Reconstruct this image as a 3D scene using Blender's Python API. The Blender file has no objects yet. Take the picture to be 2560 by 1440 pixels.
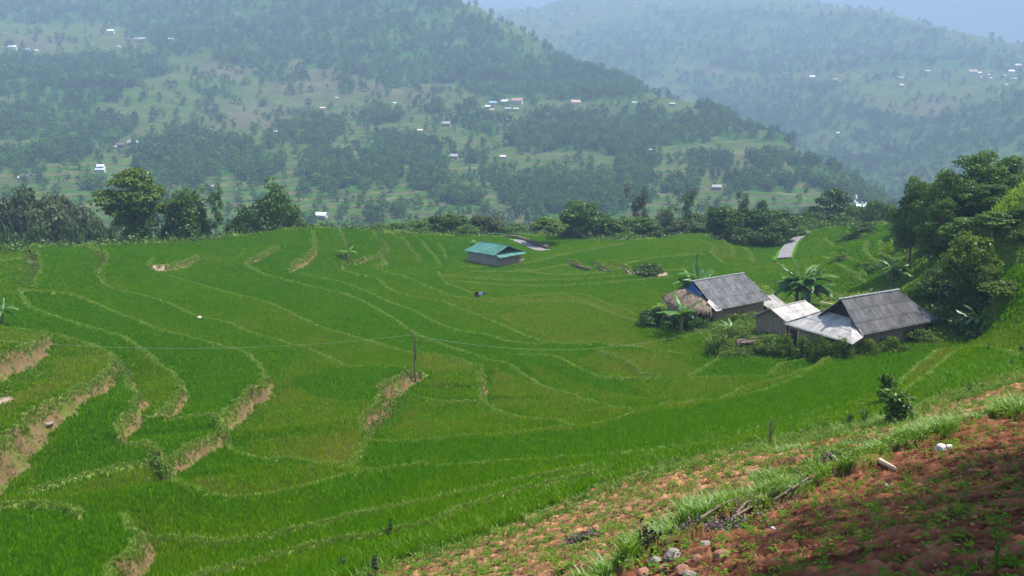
import bpy, math, random
import numpy as np
from mathutils import Vector, Matrix

# ------------------------------------------------------------------ camera, sky, sun, exposure
SC = bpy.context.scene
F = 2100.0                       # focal length in pixels of a 2560 wide frame
PITCH = math.atan(420 / F)       # camera looks down a little
CP, SP = math.cos(PITCH), math.sin(PITCH)
cam_d = bpy.data.cameras.new("camera"); cam = bpy.data.objects.new("camera", cam_d)
SC.collection.objects.link(cam)
cam_d.sensor_width = 36; cam_d.lens = 36 * F / 2560
cam_d.clip_start = 0.2; cam_d.clip_end = 20000
cam.location = (0, 0, 0); cam.rotation_euler = (math.pi / 2 - PITCH, 0, 0)
SC.camera = cam
SUN_EL, SUN_AZ = math.radians(63), math.radians(10)     # azimuth from +X towards +Y
w = bpy.data.worlds.new("World"); SC.world = w; w.use_nodes = True
nt = w.node_tree; bg = nt.nodes["Background"]
sky = nt.nodes.new("ShaderNodeTexSky"); sky.sky_type = 'NISHITA'; sky.sun_disc = False
sky.sun_elevation = SUN_EL; sky.sun_rotation = math.pi / 2 - SUN_AZ
sky.dust_density = 1.5; sky.ozone_density = 2.0
nt.links.new(sky.outputs[0], bg.inputs[0]); bg.inputs[1].default_value = 0.15
sd = bpy.data.lights.new("sun", 'SUN'); so = bpy.data.objects.new("sun", sd); SC.collection.objects.link(so)
sd.energy = 5.0; sd.angle = math.radians(0.6); sd.color = (1.0, 0.95, 0.86)
sv = Vector((math.cos(SUN_EL) * math.cos(SUN_AZ), math.cos(SUN_EL) * math.sin(SUN_AZ), math.sin(SUN_EL)))
so.rotation_euler = sv.to_track_quat('Z', 'Y').to_euler(); so.location = (200, 80, 300)
SC.view_settings.view_transform = 'Standard'; SC.view_settings.look = 'None'
SC.view_settings.gamma = 1.0; SC.view_settings.exposure = 1.14
cy = SC.cycles
cy.max_bounces = 6; cy.diffuse_bounces = 3; cy.glossy_bounces = 2; cy.transmission_bounces = 4
cy.transparent_max_bounces = 8; cy.volume_bounces = 0
HAZE = 0.00035; HAZE_COL = (0.47, 0.66, 0.93)

# ------------------------------------------------------------------ helpers
rng = np.random.default_rng(7); random.seed(7)
COL = SC.collection

def tag(o, label=None, cat=None, group=None, kind=None):
    if label: o['label'] = label
    if cat: o['category'] = cat
    if group: o['group'] = group
    if kind: o['kind'] = kind
    return o

def empty(name, loc, rz=0.0, label=None, cat=None, group=None):
    o = bpy.data.objects.new(name, None); COL.objects.link(o)
    o.location = loc; o.rotation_euler = (0, 0, rz); o.empty_display_size = 0.3
    return tag(o, label, cat, group)

def mesh_np(name, V, faces, attrs=None, smooth=False, mats=(), mat_idx=None):
    """faces: (M,k) array or list of such arrays"""
    if not isinstance(faces, (list, tuple)): faces = [faces]
    faces = [np.asarray(f, dtype=np.int32) for f in faces if len(f)]
    V = np.asarray(V, dtype=np.float32)
    me = bpy.data.meshes.new(name)
    me.vertices.add(len(V)); me.vertices.foreach_set("co", V.ravel())
    nl = sum(f.size for f in faces); npoly = sum(len(f) for f in faces)
    me.loops.add(nl); me.loops.foreach_set("vertex_index", np.concatenate([f.ravel() for f in faces]))
    tot = np.concatenate([np.full(len(f), f.shape[1], dtype=np.int32) for f in faces])
    st = np.concatenate([[0], np.cumsum(tot)[:-1]]).astype(np.int32)
    me.polygons.add(npoly); me.polygons.foreach_set("loop_start", st)
    try: me.polygons.foreach_set("loop_total", tot)
    except Exception: pass
    if mat_idx is not None: me.polygons.foreach_set("material_index", np.asarray(mat_idx, dtype=np.int32))
    me.polygons.foreach_set("use_smooth", np.full(npoly, smooth, dtype=bool))
    for m in mats: me.materials.append(m)
    if attrs:
        for k, a in attrs.items():
            a = np.asarray(a, dtype=np.float32)
            if a.ndim == 1:
                at = me.attributes.new(k, 'FLOAT', 'POINT'); at.data.foreach_set("value", a)
            else:
                if a.shape[1] == 3: a = np.concatenate([a, np.ones((len(a), 1), np.float32)], 1)
                at = me.attributes.new(k, 'FLOAT_COLOR', 'POINT'); at.data.foreach_set("color", a.ravel())
    me.update(calc_edges=True); me.validate()
    return me

def obj(name, me, parent=None, mat=None):
    o = bpy.data.objects.new(name, me); COL.objects.link(o)
    if mat is not None and not len(me.materials): me.materials.append(mat)
    if parent is not None: o.parent = parent
    return o

class MB:
    """collects shapes, then makes ONE mesh"""
    def __init__(s): s.V = []; s.Fq = []; s.Ft = []; s.n = 0
    def add(s, V, q=None, t=None):
        V = np.asarray(V, float).reshape(-1, 3)
        if q is not None and len(q): s.Fq.append(np.asarray(q, int) + s.n)
        if t is not None and len(t): s.Ft.append(np.asarray(t, int) + s.n)
        s.V.append(V); s.n += len(V)
    def box(s, c, size, rot=None):
        x, y, z = [a / 2 for a in size]
        v = np.array([[-x, -y, -z], [x, -y, -z], [x, y, -z], [-x, y, -z], [-x, -y, z], [x, -y, z], [x, y, z], [-x, y, z]])
        if rot is not None: v = v @ np.array(rot.to_matrix() if hasattr(rot, 'to_matrix') else rot).T
        s.add(v + np.array(c), [[3, 2, 1, 0], [4, 5, 6, 7], [0, 1, 5, 4], [1, 2, 6, 5], [2, 3, 7, 6], [3, 0, 4, 7]])
    def tube(s, pts, rad, n=7, cap=True):
        pts = np.asarray(pts, float); rad = np.broadcast_to(np.asarray(rad, float), (len(pts),))
        V = []
        for i, p in enumerate(pts):
            t = pts[min(i + 1, len(pts) - 1)] - pts[max(i - 1, 0)]; t = t / (np.linalg.norm(t) + 1e-9)
            a = np.cross(t, [0, 0, 1.0]) if abs(t[2]) < 0.95 else np.cross(t, [1.0, 0, 0])
            a /= np.linalg.norm(a); b = np.cross(t, a)
            for k in range(n):
                th = 2 * math.pi * k / n
                V.append(p + rad[i] * (math.cos(th) * a + math.sin(th) * b))
        q = [[i * n + k, i * n + (k + 1) % n, (i + 1) * n + (k + 1) % n, (i + 1) * n + k] for i in range(len(pts) - 1) for k in range(n)]
        t = []
        if cap:
            V.append(pts[0]); V.append(pts[-1]); c0 = len(V) - 2; c1 = len(V) - 1; e = (len(pts) - 1) * n
            t = [[c0, (k + 1) % n, k] for k in range(n)] + [[c1, e + k, e + (k + 1) % n] for k in range(n)]
        s.add(V, q, t)
    def prism(s, poly, h):
        """poly: (N,3) flat polygon, extruded by vector h"""
        poly = np.asarray(poly, float); n = len(poly); V = np.concatenate([poly, poly + np.asarray(h, float)])
        q = [[k, (k + 1) % n, (k + 1) % n + n, k + n] for k in range(n)]
        t = [[0, k + 1, k] for k in range(1, n - 1)] + [[n, n + k, n + k + 1] for k in range(1, n - 1)]
        s.add(V, q, t)
    def build(s, name, mat, parent=None, smooth=False, attrs=None):
        V = np.concatenate(s.V); f = []
        if s.Fq: f.append(np.concatenate([a.reshape(-1, 4) for a in s.Fq]))
        if s.Ft: f.append(np.concatenate([a.reshape(-1, 3) for a in s.Ft]))
        return obj(name, mesh_np(name, V, f, attrs, smooth, (mat,)), parent)

def hash2(ix, iy, seed):
    h = (ix.astype(np.int64) * 374761393 + iy.astype(np.int64) * 668265263 + seed * 974634777) & 0xffffffff
    h = ((h ^ (h >> 13)) * 1274126177) & 0xffffffff
    h = h ^ (h >> 16)
    return (h & 0xffffff) / float(0xffffff)

def vnoise(x, y, seed=0):
    ix = np.floor(x); iy = np.floor(y); fx = x - ix; fy = y - iy
    fx = fx * fx * (3 - 2 * fx); fy = fy * fy * (3 - 2 * fy)
    a = hash2(ix, iy, seed); b = hash2(ix + 1, iy, seed); c = hash2(ix, iy + 1, seed); d = hash2(ix + 1, iy + 1, seed)
    return (a * (1 - fx) + b * fx) * (1 - fy) + (c * (1 - fx) + d * fx) * fy

def fbm(x, y, oct=4, seed=0, gain=0.5):
    s = 0; a = 1; tot = 0
    for o in range(oct):
        s = s + a * (vnoise(x * 2 ** o + 13.7 * o, y * 2 ** o - 7.3 * o, seed + o) - 0.5); tot += a; a *= gain
    return s / tot * 2          # about -1..1

def ray(px, py):
    px = np.asarray(px, float); py = np.asarray(py, float)
    return px - 1280, F * CP - (py - 720) * SP, -F * SP - (py - 720) * CP

def at_z(px, py, z):
    a, b, c = ray(px, py); t = z / c
    return a * t, b * t

def at_d(px, py, d):
    a, b, c = ray(px, py); t = d / np.hypot(a, b)
    return a * t, b * t, c * t

def place(px, d):
    """point of the near ground at range d that is seen in column px"""
    row = 600.0
    for _ in range(6):
        a, b, c = at_d(px, row, d); z = gz(a, b); row = float(project(np.array([a]), np.array([b]), np.array([z]))[1][0])
    return float(a), float(b), z, row

def project(x, y, z):
    dep = y * CP - z * SP; up = y * SP + z * CP
    dep = np.where(np.abs(dep) < 1e-3, 1e-3, dep)
    px = 1280 + F * x / dep; py = 720 - F * up / dep
    bad = dep < 0.3
    return np.where(bad, -1e5, px), np.where(bad, 1e5, py)

def inpoly(px, py, poly):
    poly = np.asarray(poly, float); n = len(poly); ins = np.zeros(np.shape(px), bool)
    for i in range(n):
        x0, y0 = poly[i]; x1, y1 = poly[(i + 1) % n]
        if y0 == y1: continue
        c = ((y0 > py) != (y1 > py)) & (px < (x1 - x0) * (py - y0) / (y1 - y0) + x0)
        ins ^= c
    return ins

class RBF:
    def __init__(s, P, z, lam=0.02):
        P = np.asarray(P, float); s.c = P.mean(0); s.sc = P.std(); Q = (P - s.c) / s.sc; s.Q = Q; n = len(Q)
        d = np.hypot(Q[:, None, 0] - Q[None, :, 0], Q[:, None, 1] - Q[None, :, 1])
        K = s.k(d) + lam * np.eye(n); T = np.c_[np.ones(n), Q]
        A = np.block([[K, T], [T.T, np.zeros((3, 3))]])
        s.w = np.linalg.solve(A, np.r_[z, 0, 0, 0])
    def k(s, d): return d          # linear kernel: no overshoot
    def __call__(s, x, y):
        sh = x.shape; X = (np.c_[x.ravel(), y.ravel()] - s.c) / s.sc; out = np.zeros(len(X))
        for i in range(0, len(X), 60000):
            q = X[i:i + 60000]; d = np.hypot(q[:, None, 0] - s.Q[None, :, 0], q[:, None, 1] - s.Q[None, :, 1])
            out[i:i + 60000] = s.k(d) @ s.w[:-3] + s.w[-3] + q @ s.w[-2:]
        return out.reshape(sh)

class Polar:
    """height field on rays (azimuth a) and ranges (r) round the camera's foot point"""
    def __init__(s, a, r):
        s.a = a; s.r = r; A, R = np.meshgrid(a, r, indexing='ij'); s.X = R * np.sin(A); s.Y = R * np.cos(A); s.A = A; s.R = R
    def sample(s, x, y, Z=None):
        Z = s.Z if Z is None else Z
        x = np.asarray(x, float); y = np.asarray(y, float)
        ia = np.clip(np.interp(np.arctan2(x, y), s.a, np.arange(len(s.a))), 0, len(s.a) - 1.001)
        ir = np.clip(np.interp(np.hypot(x, y), s.r, np.arange(len(s.r))), 0, len(s.r) - 1.001)
        i = ia.astype(int); j = ir.astype(int); u = ia - i; v = ir - j
        return (Z[i, j] * (1 - v) + Z[i, j + 1] * v) * (1 - u) + (Z[i + 1, j] * (1 - v) + Z[i + 1, j + 1] * v) * u
    def hit(s, px, py, Z=None):
        Z = s.Z if Z is None else Z
        px = np.atleast_1d(np.asarray(px, float)); py = np.atleast_1d(np.asarray(py, float))
        out = []
        for a, b in zip(px, py):
            dx, dy, dz = ray(a, b); az = math.atan2(dx, dy); sl = dz / math.hypot(dx, dy)
            ia = min(max(np.interp(az, s.a, np.arange(len(s.a))), 0), len(s.a) - 1.001); i = int(ia); u = ia - i
            prof = Z[i] * (1 - u) + Z[i + 1] * u; diff = s.r * sl - prof
            k = np.argmax(diff <= 0)
            if not (diff <= 0).any(): out.append((np.nan,) * 3); continue
            if k == 0: r = s.r[0]
            else:
                f = diff[k - 1] / (diff[k - 1] - diff[k] + 1e-12); r = s.r[k - 1] + f * (s.r[k] - s.r[k - 1])
            out.append((r * math.sin(az), r * math.cos(az), r * sl))
        return np.array(out)
    def faces(s):
        na, nr = len(s.a), len(s.r); I = np.arange(na * nr).reshape(na, nr)
        return np.stack([I[:-1, :-1], I[1:, :-1], I[1:, 1:], I[:-1, 1:]], -1).reshape(-1, 4)[:, ::-1]

def catmull(P, n=6):
    P = np.asarray(P, float)
    if len(P) < 3: return np.array([P[0] + (P[-1] - P[0]) * t for t in np.linspace(0, 1, n + 1)])
    Q = np.vstack([2 * P[0] - P[1], P, 2 * P[-1] - P[-2]]); out = []
    for i in range(1, len(Q) - 2):
        for t in np.linspace(0, 1, n, endpoint=False):
            a, b, c, d = Q[i - 1:i + 3]
            out.append(0.5 * (2 * b + (c - a) * t + (2 * a - 5 * b + 4 * c - d) * t * t + (3 * b - a - 3 * c + d) * t ** 3))
    out.append(P[-1]); return np.array(out)

# ------------------------------------------------------------------ materials
def new_mat(name):
    m = bpy.data.materials.new(name); m.use_nodes = True; n = m.node_tree; n.nodes.clear()
    out = n.nodes.new("ShaderNodeOutputMaterial"); return m, n, out

def N(nt, typ, **kw):
    n = nt.nodes.new(typ)
    for k, v in kw.items():
        if k.startswith('i_'): n.inputs[k[2:].replace('_', ' ')].default_value = v
        else: setattr(n, k, v)
    return n

def mixrgb(nt, fac, a, b, mode='MIX'):
    n = nt.nodes.new("ShaderNodeMix"); n.data_type = 'RGBA'; n.blend_type = mode
    for i, v in ((0, fac), (6, a), (7, b)):
        if hasattr(v, 'is_linked') or hasattr(v, 'links'): nt.links.new(v, n.inputs[i])
        elif i == 0: n.inputs[0].default_value = v
        else: n.inputs[i].default_value = (*v, 1) if len(v) == 3 else v
    return n.outputs[2]

def math_n(nt, op, a, b=None, clamp=False):
    n = nt.nodes.new("ShaderNodeMath"); n.operation = op; n.use_clamp = clamp
    for i, v in enumerate((a, b)):
        if v is None: continue
        if hasattr(v, 'links'): nt.links.new(v, n.inputs[i])
        else: n.inputs[i].default_value = v
    return n.outputs[0]

def noise_n(nt, scale, detail=4, rough=0.55, vec=None):
    n = N(nt, "ShaderNodeTexNoise"); n.inputs["Scale"].default_value = scale; n.inputs["Detail"].default_value = detail
    n.inputs["Roughness"].default_value = rough
    if vec is not None: nt.links.new(vec, n.inputs["Vector"])
    return n.outputs[0]

def ramp_n(nt, fac, stops):
    n = nt.nodes.new("ShaderNodeValToRGB"); nt.links.new(fac, n.inputs[0]); el = n.color_ramp.elements
    while len(el) < len(stops): el.new(0.5)
    for e, (p, c) in zip(el, stops): e.position = p; e.color = (*c, 1) if len(c) == 3 else c
    return n.outputs[0]

def leaf_mat(name, c1, c2, trans=0.35, rnd=0.25, gloss=0.04):
    m, n, out = new_mat(name)
    t = N(n, "ShaderNodeAttribute", attribute_name='tint').outputs['Fac']
    c = mixrgb(n, t, c1, c2)
    oi = N(n, "ShaderNodeObjectInfo").outputs['Random']
    f = math_n(n, 'ADD', math_n(n, 'MULTIPLY', oi, 2 * rnd), 1 - rnd)
    hs = N(n, "ShaderNodeHueSaturation"); n.links.new(c, hs.inputs['Color']); n.links.new(f, hs.inputs['Value'])
    hs.inputs['Hue'].default_value = 0.5
    d = N(n, "ShaderNodeBsdfDiffuse"); tr = N(n, "ShaderNodeBsdfTranslucent"); g = N(n, "ShaderNodeBsdfGlossy")
    g.inputs['Roughness'].default_value = 0.42; g.inputs['Color'].default_value = (0.9, 0.95, 0.9, 1)
    n.links.new(hs.outputs[0], d.inputs[0])
    tc = mixrgb(n, 1.0, hs.outputs[0], (1.25, 1.2, 0.55), 'MULTIPLY'); n.links.new(tc, tr.inputs[0])
    a = N(n, "ShaderNodeMixShader"); a.inputs[0].default_value = trans; n.links.new(d.outputs[0], a.inputs[1]); n.links.new(tr.outputs[0], a.inputs[2])
    b = N(n, "ShaderNodeMixShader"); b.inputs[0].default_value = gloss; n.links.new(a.outputs[0], b.inputs[1]); n.links.new(g.outputs[0], b.inputs[2])
    n.links.new(b.outputs[0], out.inputs[0]); return m

def plain_mat(name, c1, c2, scale=6.0, rough=0.8, bump=0.3, stretch=(1, 1, 1), metallic=0.0, detail=5, bscale=None):
    m, n, out = new_mat(name)
    tc = N(n, "ShaderNodeTexCoord"); mp = N(n, "ShaderNodeMapping"); mp.inputs['Scale'].default_value = stretch
    n.links.new(tc.outputs['Object'], mp.inputs[0])
    nz = noise_n(n, scale, detail, 0.6, mp.outputs[0])
    c = ramp_n(n, nz, [(0.3, c1), (0.7, c2)])
    p = N(n, "ShaderNodeBsdfPrincipled"); p.inputs['Roughness'].default_value = rough; p.inputs['Metallic'].default_value = metallic
    p.inputs['Specular IOR Level'].default_value = 0.25
    n.links.new(c, p.inputs['Base Color'])
    if bump:
        b = N(n, "ShaderNodeBump"); b.inputs['Strength'].default_value = bump; b.inputs['Distance'].default_value = 0.05
        n.links.new(noise_n(n, bscale or scale * 3, 4, 0.6, mp.outputs[0]), b.inputs['Height']); n.links.new(b.outputs[0], p.inputs['Normal'])
    n.links.new(p.outputs[0], out.inputs[0]); return m

M = {}
M['bark'] = plain_mat('bark', (0.10, 0.075, 0.05), (0.22, 0.17, 0.12), 4, 0.9, 0.6, (1, 1, 0.25))
M['palebark'] = plain_mat('pale_bark', (0.22, 0.19, 0.15), (0.38, 0.34, 0.28), 4, 0.9, 0.5, (1, 1, 0.25))
M['wood'] = plain_mat('weathered_wood', (0.09, 0.065, 0.045), (0.22, 0.17, 0.125), 3, 0.9, 0.6, (6, 6, 0.4))
M['plank'] = plain_mat('plank_wall', (0.150, 0.105, 0.072), (0.36, 0.275, 0.195), 2.2, 0.9, 0.5, (5, 5, 0.35))
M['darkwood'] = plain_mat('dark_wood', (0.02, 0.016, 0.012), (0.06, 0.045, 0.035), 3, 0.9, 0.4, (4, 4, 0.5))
M['thatch'] = plain_mat('thatch', (0.13, 0.095, 0.065), (0.33, 0.255, 0.185), 7, 1.0, 1.0, (1, 1, 0.4))
M['stone'] = plain_mat('stone', (0.12, 0.095, 0.08), (0.30, 0.26, 0.22), 5, 0.9, 0.6)
M['redstone'] = plain_mat('red_stone', (0.17, 0.075, 0.045), (0.32, 0.17, 0.11), 5, 0.9, 0.6)
M['white'] = plain_mat('white_stone', (0.38, 0.34, 0.29), (0.55, 0.51, 0.46), 5, 0.8, 0.4)
M['cream'] = plain_mat('cut_wood', (0.45, 0.30, 0.18), (0.66, 0.50, 0.34), 5, 0.8, 0.4, (4, 4, 0.5))
M['wire'] = plain_mat('wire', (0.20, 0.23, 0.14), (0.28, 0.32, 0.20), 3, 0.5, 0)
M['dirt'] = plain_mat('bare_dirt', (0.34, 0.22, 0.15), (0.50, 0.36, 0.27), 3, 0.95, 0.5)
G1 = leaf_mat('leaf_dark', (0.020, 0.058, 0.008), (0.075, 0.145, 0.018), 0.33, .25, .02)
G2 = leaf_mat('leaf_mid', (0.035, 0.090, 0.012), (0.110, 0.190, 0.026), 0.35, .25, .02)
G3 = leaf_mat('leaf_light', (0.060, 0.115, 0.014), (0.150, 0.225, 0.030), 0.38, .2, .015)
G4 = leaf_mat('leaf_brownish', (0.046, 0.070, 0.030), (0.115, 0.142, 0.062), 0.3, .2, .01)
G5 = leaf_mat('leaf_greyish', (0.045, 0.080, 0.026), (0.115, 0.165, 0.060), 0.3, .2, .01)
GB = leaf_mat('leaf_banana', (0.035, 0.105, 0.014), (0.105, 0.205, 0.030), 0.38, 0.2, 0.035)
GR = leaf_mat('leaf_rice', (0.076, 0.212, 0.001), (0.190, 0.280, 0.003), 0.42, 0.0, 0.0)
GW = leaf_mat('leaf_weed', (0.090, 0.180, 0.018), (0.220, 0.320, 0.045), 0.35, 0.0, 0.01)
GF = leaf_mat('leaf_forest', (0.020, 0.066, 0.009), (0.085, 0.180, 0.024), 0.25, 0.0, 0.0)
GC = leaf_mat('leaf_crop', (0.045, 0.120, 0.012), (0.120, 0.230, 0.024), 0.4, 0.25, 0.0)
GD = leaf_mat('leaf_dry', (0.10, 0.065, 0.035), (0.24, 0.17, 0.10), 0.2, 0.15, 0.02)
# ------------------------------------------------------------------ the near terraces (one height field)
CTL = [  # pixel in the photo, height below the camera -> a point of the hillside
 (2560,1440,-4.9),(2000,1440,-6.3),(1650,1440,-8.3),(1300,1440,-11.0),(2560,1200,-7.9),(2560,1060,-9.9),(2200,1220,-9.8),(1900,1270,-10.2),
 (1620,1360,-10.2),(2100,1150,-11.4),(2560,1000,-12.0),(900,1440,-14.2),(1200,1340,-14.3),(1500,1212,-14.7),(1800,1130,-14.9),(2200,1040,-15.1),(2560,930,-15.0),
 (1300,1390,-12.6),(1700,1220,-12.9),(2000,1120,-13.6),(2350,1040,-13.4),
 (0,1440,-17.3),(330,1440,-16.9),(640,1440,-16.3),(0,1250,-18.1),(400,1250,-18.4),(900,1270,-17.6),(1300,1215,-17.0),(1600,1140,-17.2),(1850,1085,-17.0),
 (0,1100,-18.6),(500,1050,-20.1),(1000,1100,-20.0),(1500,1085,-19.4),(1900,1010,-19.6),(2300,930,-18.6),(2500,890,-17.4),
 (0,950,-18.4),(300,920,-20.2),(700,950,-21.5),(1000,960,-22.0),(1400,950,-22.4),(1800,930,-22.2),(2130,870,-20.9),(2450,855,-19.4),
 (1950,855,-21.2),(2200,862,-20.5),(1785,815,-22.1),(1720,820,-22.5),(2350,832,-19.7),
 (0,800,-19.0),(400,800,-21.3),(800,800,-22.9),(1200,800,-24.0),(1600,765,-23.9),(1900,705,-24.1),
 (0,700,-19.0),(400,700,-21.2),(800,700,-23.0),(1200,720,-24.8),(1500,690,-24.5),(1700,650,-23.7),(1900,650,-24.9),(2010,670,-24.4),
 (0,620,-18.6),(400,630,-20.4),(800,620,-21.6),(1000,630,-23.2),(1235,656,-25.0),(1420,642,-24.5),
 (0,585,-18.5),(250,592,-19.3),(450,598,-20.6),(700,574,-19.8),(800,572,-19.9),(1000,589,-21.7),(1150,599,-23.1),(1340,626,-25.6),(1500,609,-24.1),
 (1700,601,-23.6),(1830,607,-24.1),(1900,628,-25.6),(1990,600,-25.4),(1710,598,-26.9),(1710,582,-27.6),
 (2100,640,-22.7),(2200,600,-20.4),(2130,549,-20.2),(2200,531,-18.7),(2240,625,-19.5),(2450,800,-18.3),(2540,742,-16.2),(2540,645,-12.4),
 (2540,500,-8.0),(2560,450,-6.4),(2350,690,-18.4),(2300,745,-20.9),(2420,600,-13.2),(2400,500,-11.5),(2230,705,-21.8),(2300,560,-15.2),
 (-500,1440,-17.0),(-500,1000,-17.8),(-500,700,-17.5),(-500,585,-16.5),(3200,1440,-4.2),(3000,1000,-9.0),(3000,700,-12.0),(3000,450,-4.5),(2560,2600,-2.3),(1280,3000,-3.2),(600,2200,-10.5)]
CTL = np.array(CTL, float)
cx_, cy_ = at_z(CTL[:, 0], CTL[:, 1], CTL[:, 2])
P_ = np.vstack([np.c_[cx_, cy_], [[0, 0.0], [4, 0], [-4, 0], [0, -8], [12, -2], [2, 3.4], [0, 4], [4, 5.5], [3, 1.8], [5, 3]]])
z_ = np.r_[CTL[:, 2], -1.75, -2.6, -3.0, -1.2, -2.5, -3.1, -3.3, -4.2, -2.7, -3.6]
base_rbf = RBF(P_, z_, 0.01)

a_ = np.unique(np.concatenate([np.radians(np.linspace(-58, -34, 60)), np.radians(np.linspace(-34, 34, 960)), np.radians(np.linspace(34, 58, 60))]))
r_ = [0.4]
while r_[-1] < 345:
    r = r_[-1]; r_.append(r * (1 + (0.03 if r < 6 else 0.0042 if r < 14 else 0.0031 if r < 172 else 0.012)))
near = Polar(a_, np.array(r_))
# smooth base on a coarse polar grid, then resampled
ca = np.radians(np.linspace(-58, 58, 180)); cr = np.exp(np.linspace(math.log(0.4), math.log(346), 230))
coarse = Polar(ca, cr); coarse.Z = base_rbf(coarse.X, coarse.Y)
for _ in range(2):     # soften the kinks of the linear kernel
    Zp = np.pad(coarse.Z, 1, mode='edge'); coarse.Z = (Zp[1:-1, 1:-1] * 4 + Zp[:-2, 1:-1] + Zp[2:, 1:-1] + Zp[1:-1, :-2] + Zp[1:-1, 2:]) / 8
Z = coarse.sample(near.X, near.Y)
# beyond the rim the ground falls into the valley
RIM = [(-900, 138), (0, 139), (250, 143), (450, 149), (700, 157), (1000, 162), (1150, 168), (1300, 186), (1400, 186), (1500, 170), (1640, 172), (1690, 205), (1750, 205), (1800, 172), (1900, 188), (1990, 196),
       (2070, 185), (2130, 174), (2200, 171), (2260, 150), (2400, 142), (2560, 128), (3400, 120)]
rx = np.array([math.atan2(p[0] - 1280, F * CP) for p in RIM]); rr = np.array([p[1] for p in RIM])
RIMR = np.interp(near.A, rx, rr)
over = np.maximum(near.R - RIMR, 0)
fall = np.where(over < 14, 0.36 * over ** 2 / 28, 0.36 * (over - 7))
Zrim = coarse.sample(np.sin(near.A) * np.minimum(near.R, RIMR + 3), np.cos(near.A) * np.minimum(near.R, RIMR + 3))
Z = np.where(over > 0, Zrim - fall, Z)
near.Z = Z.copy(); near.Zbase = Z.copy()

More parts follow.
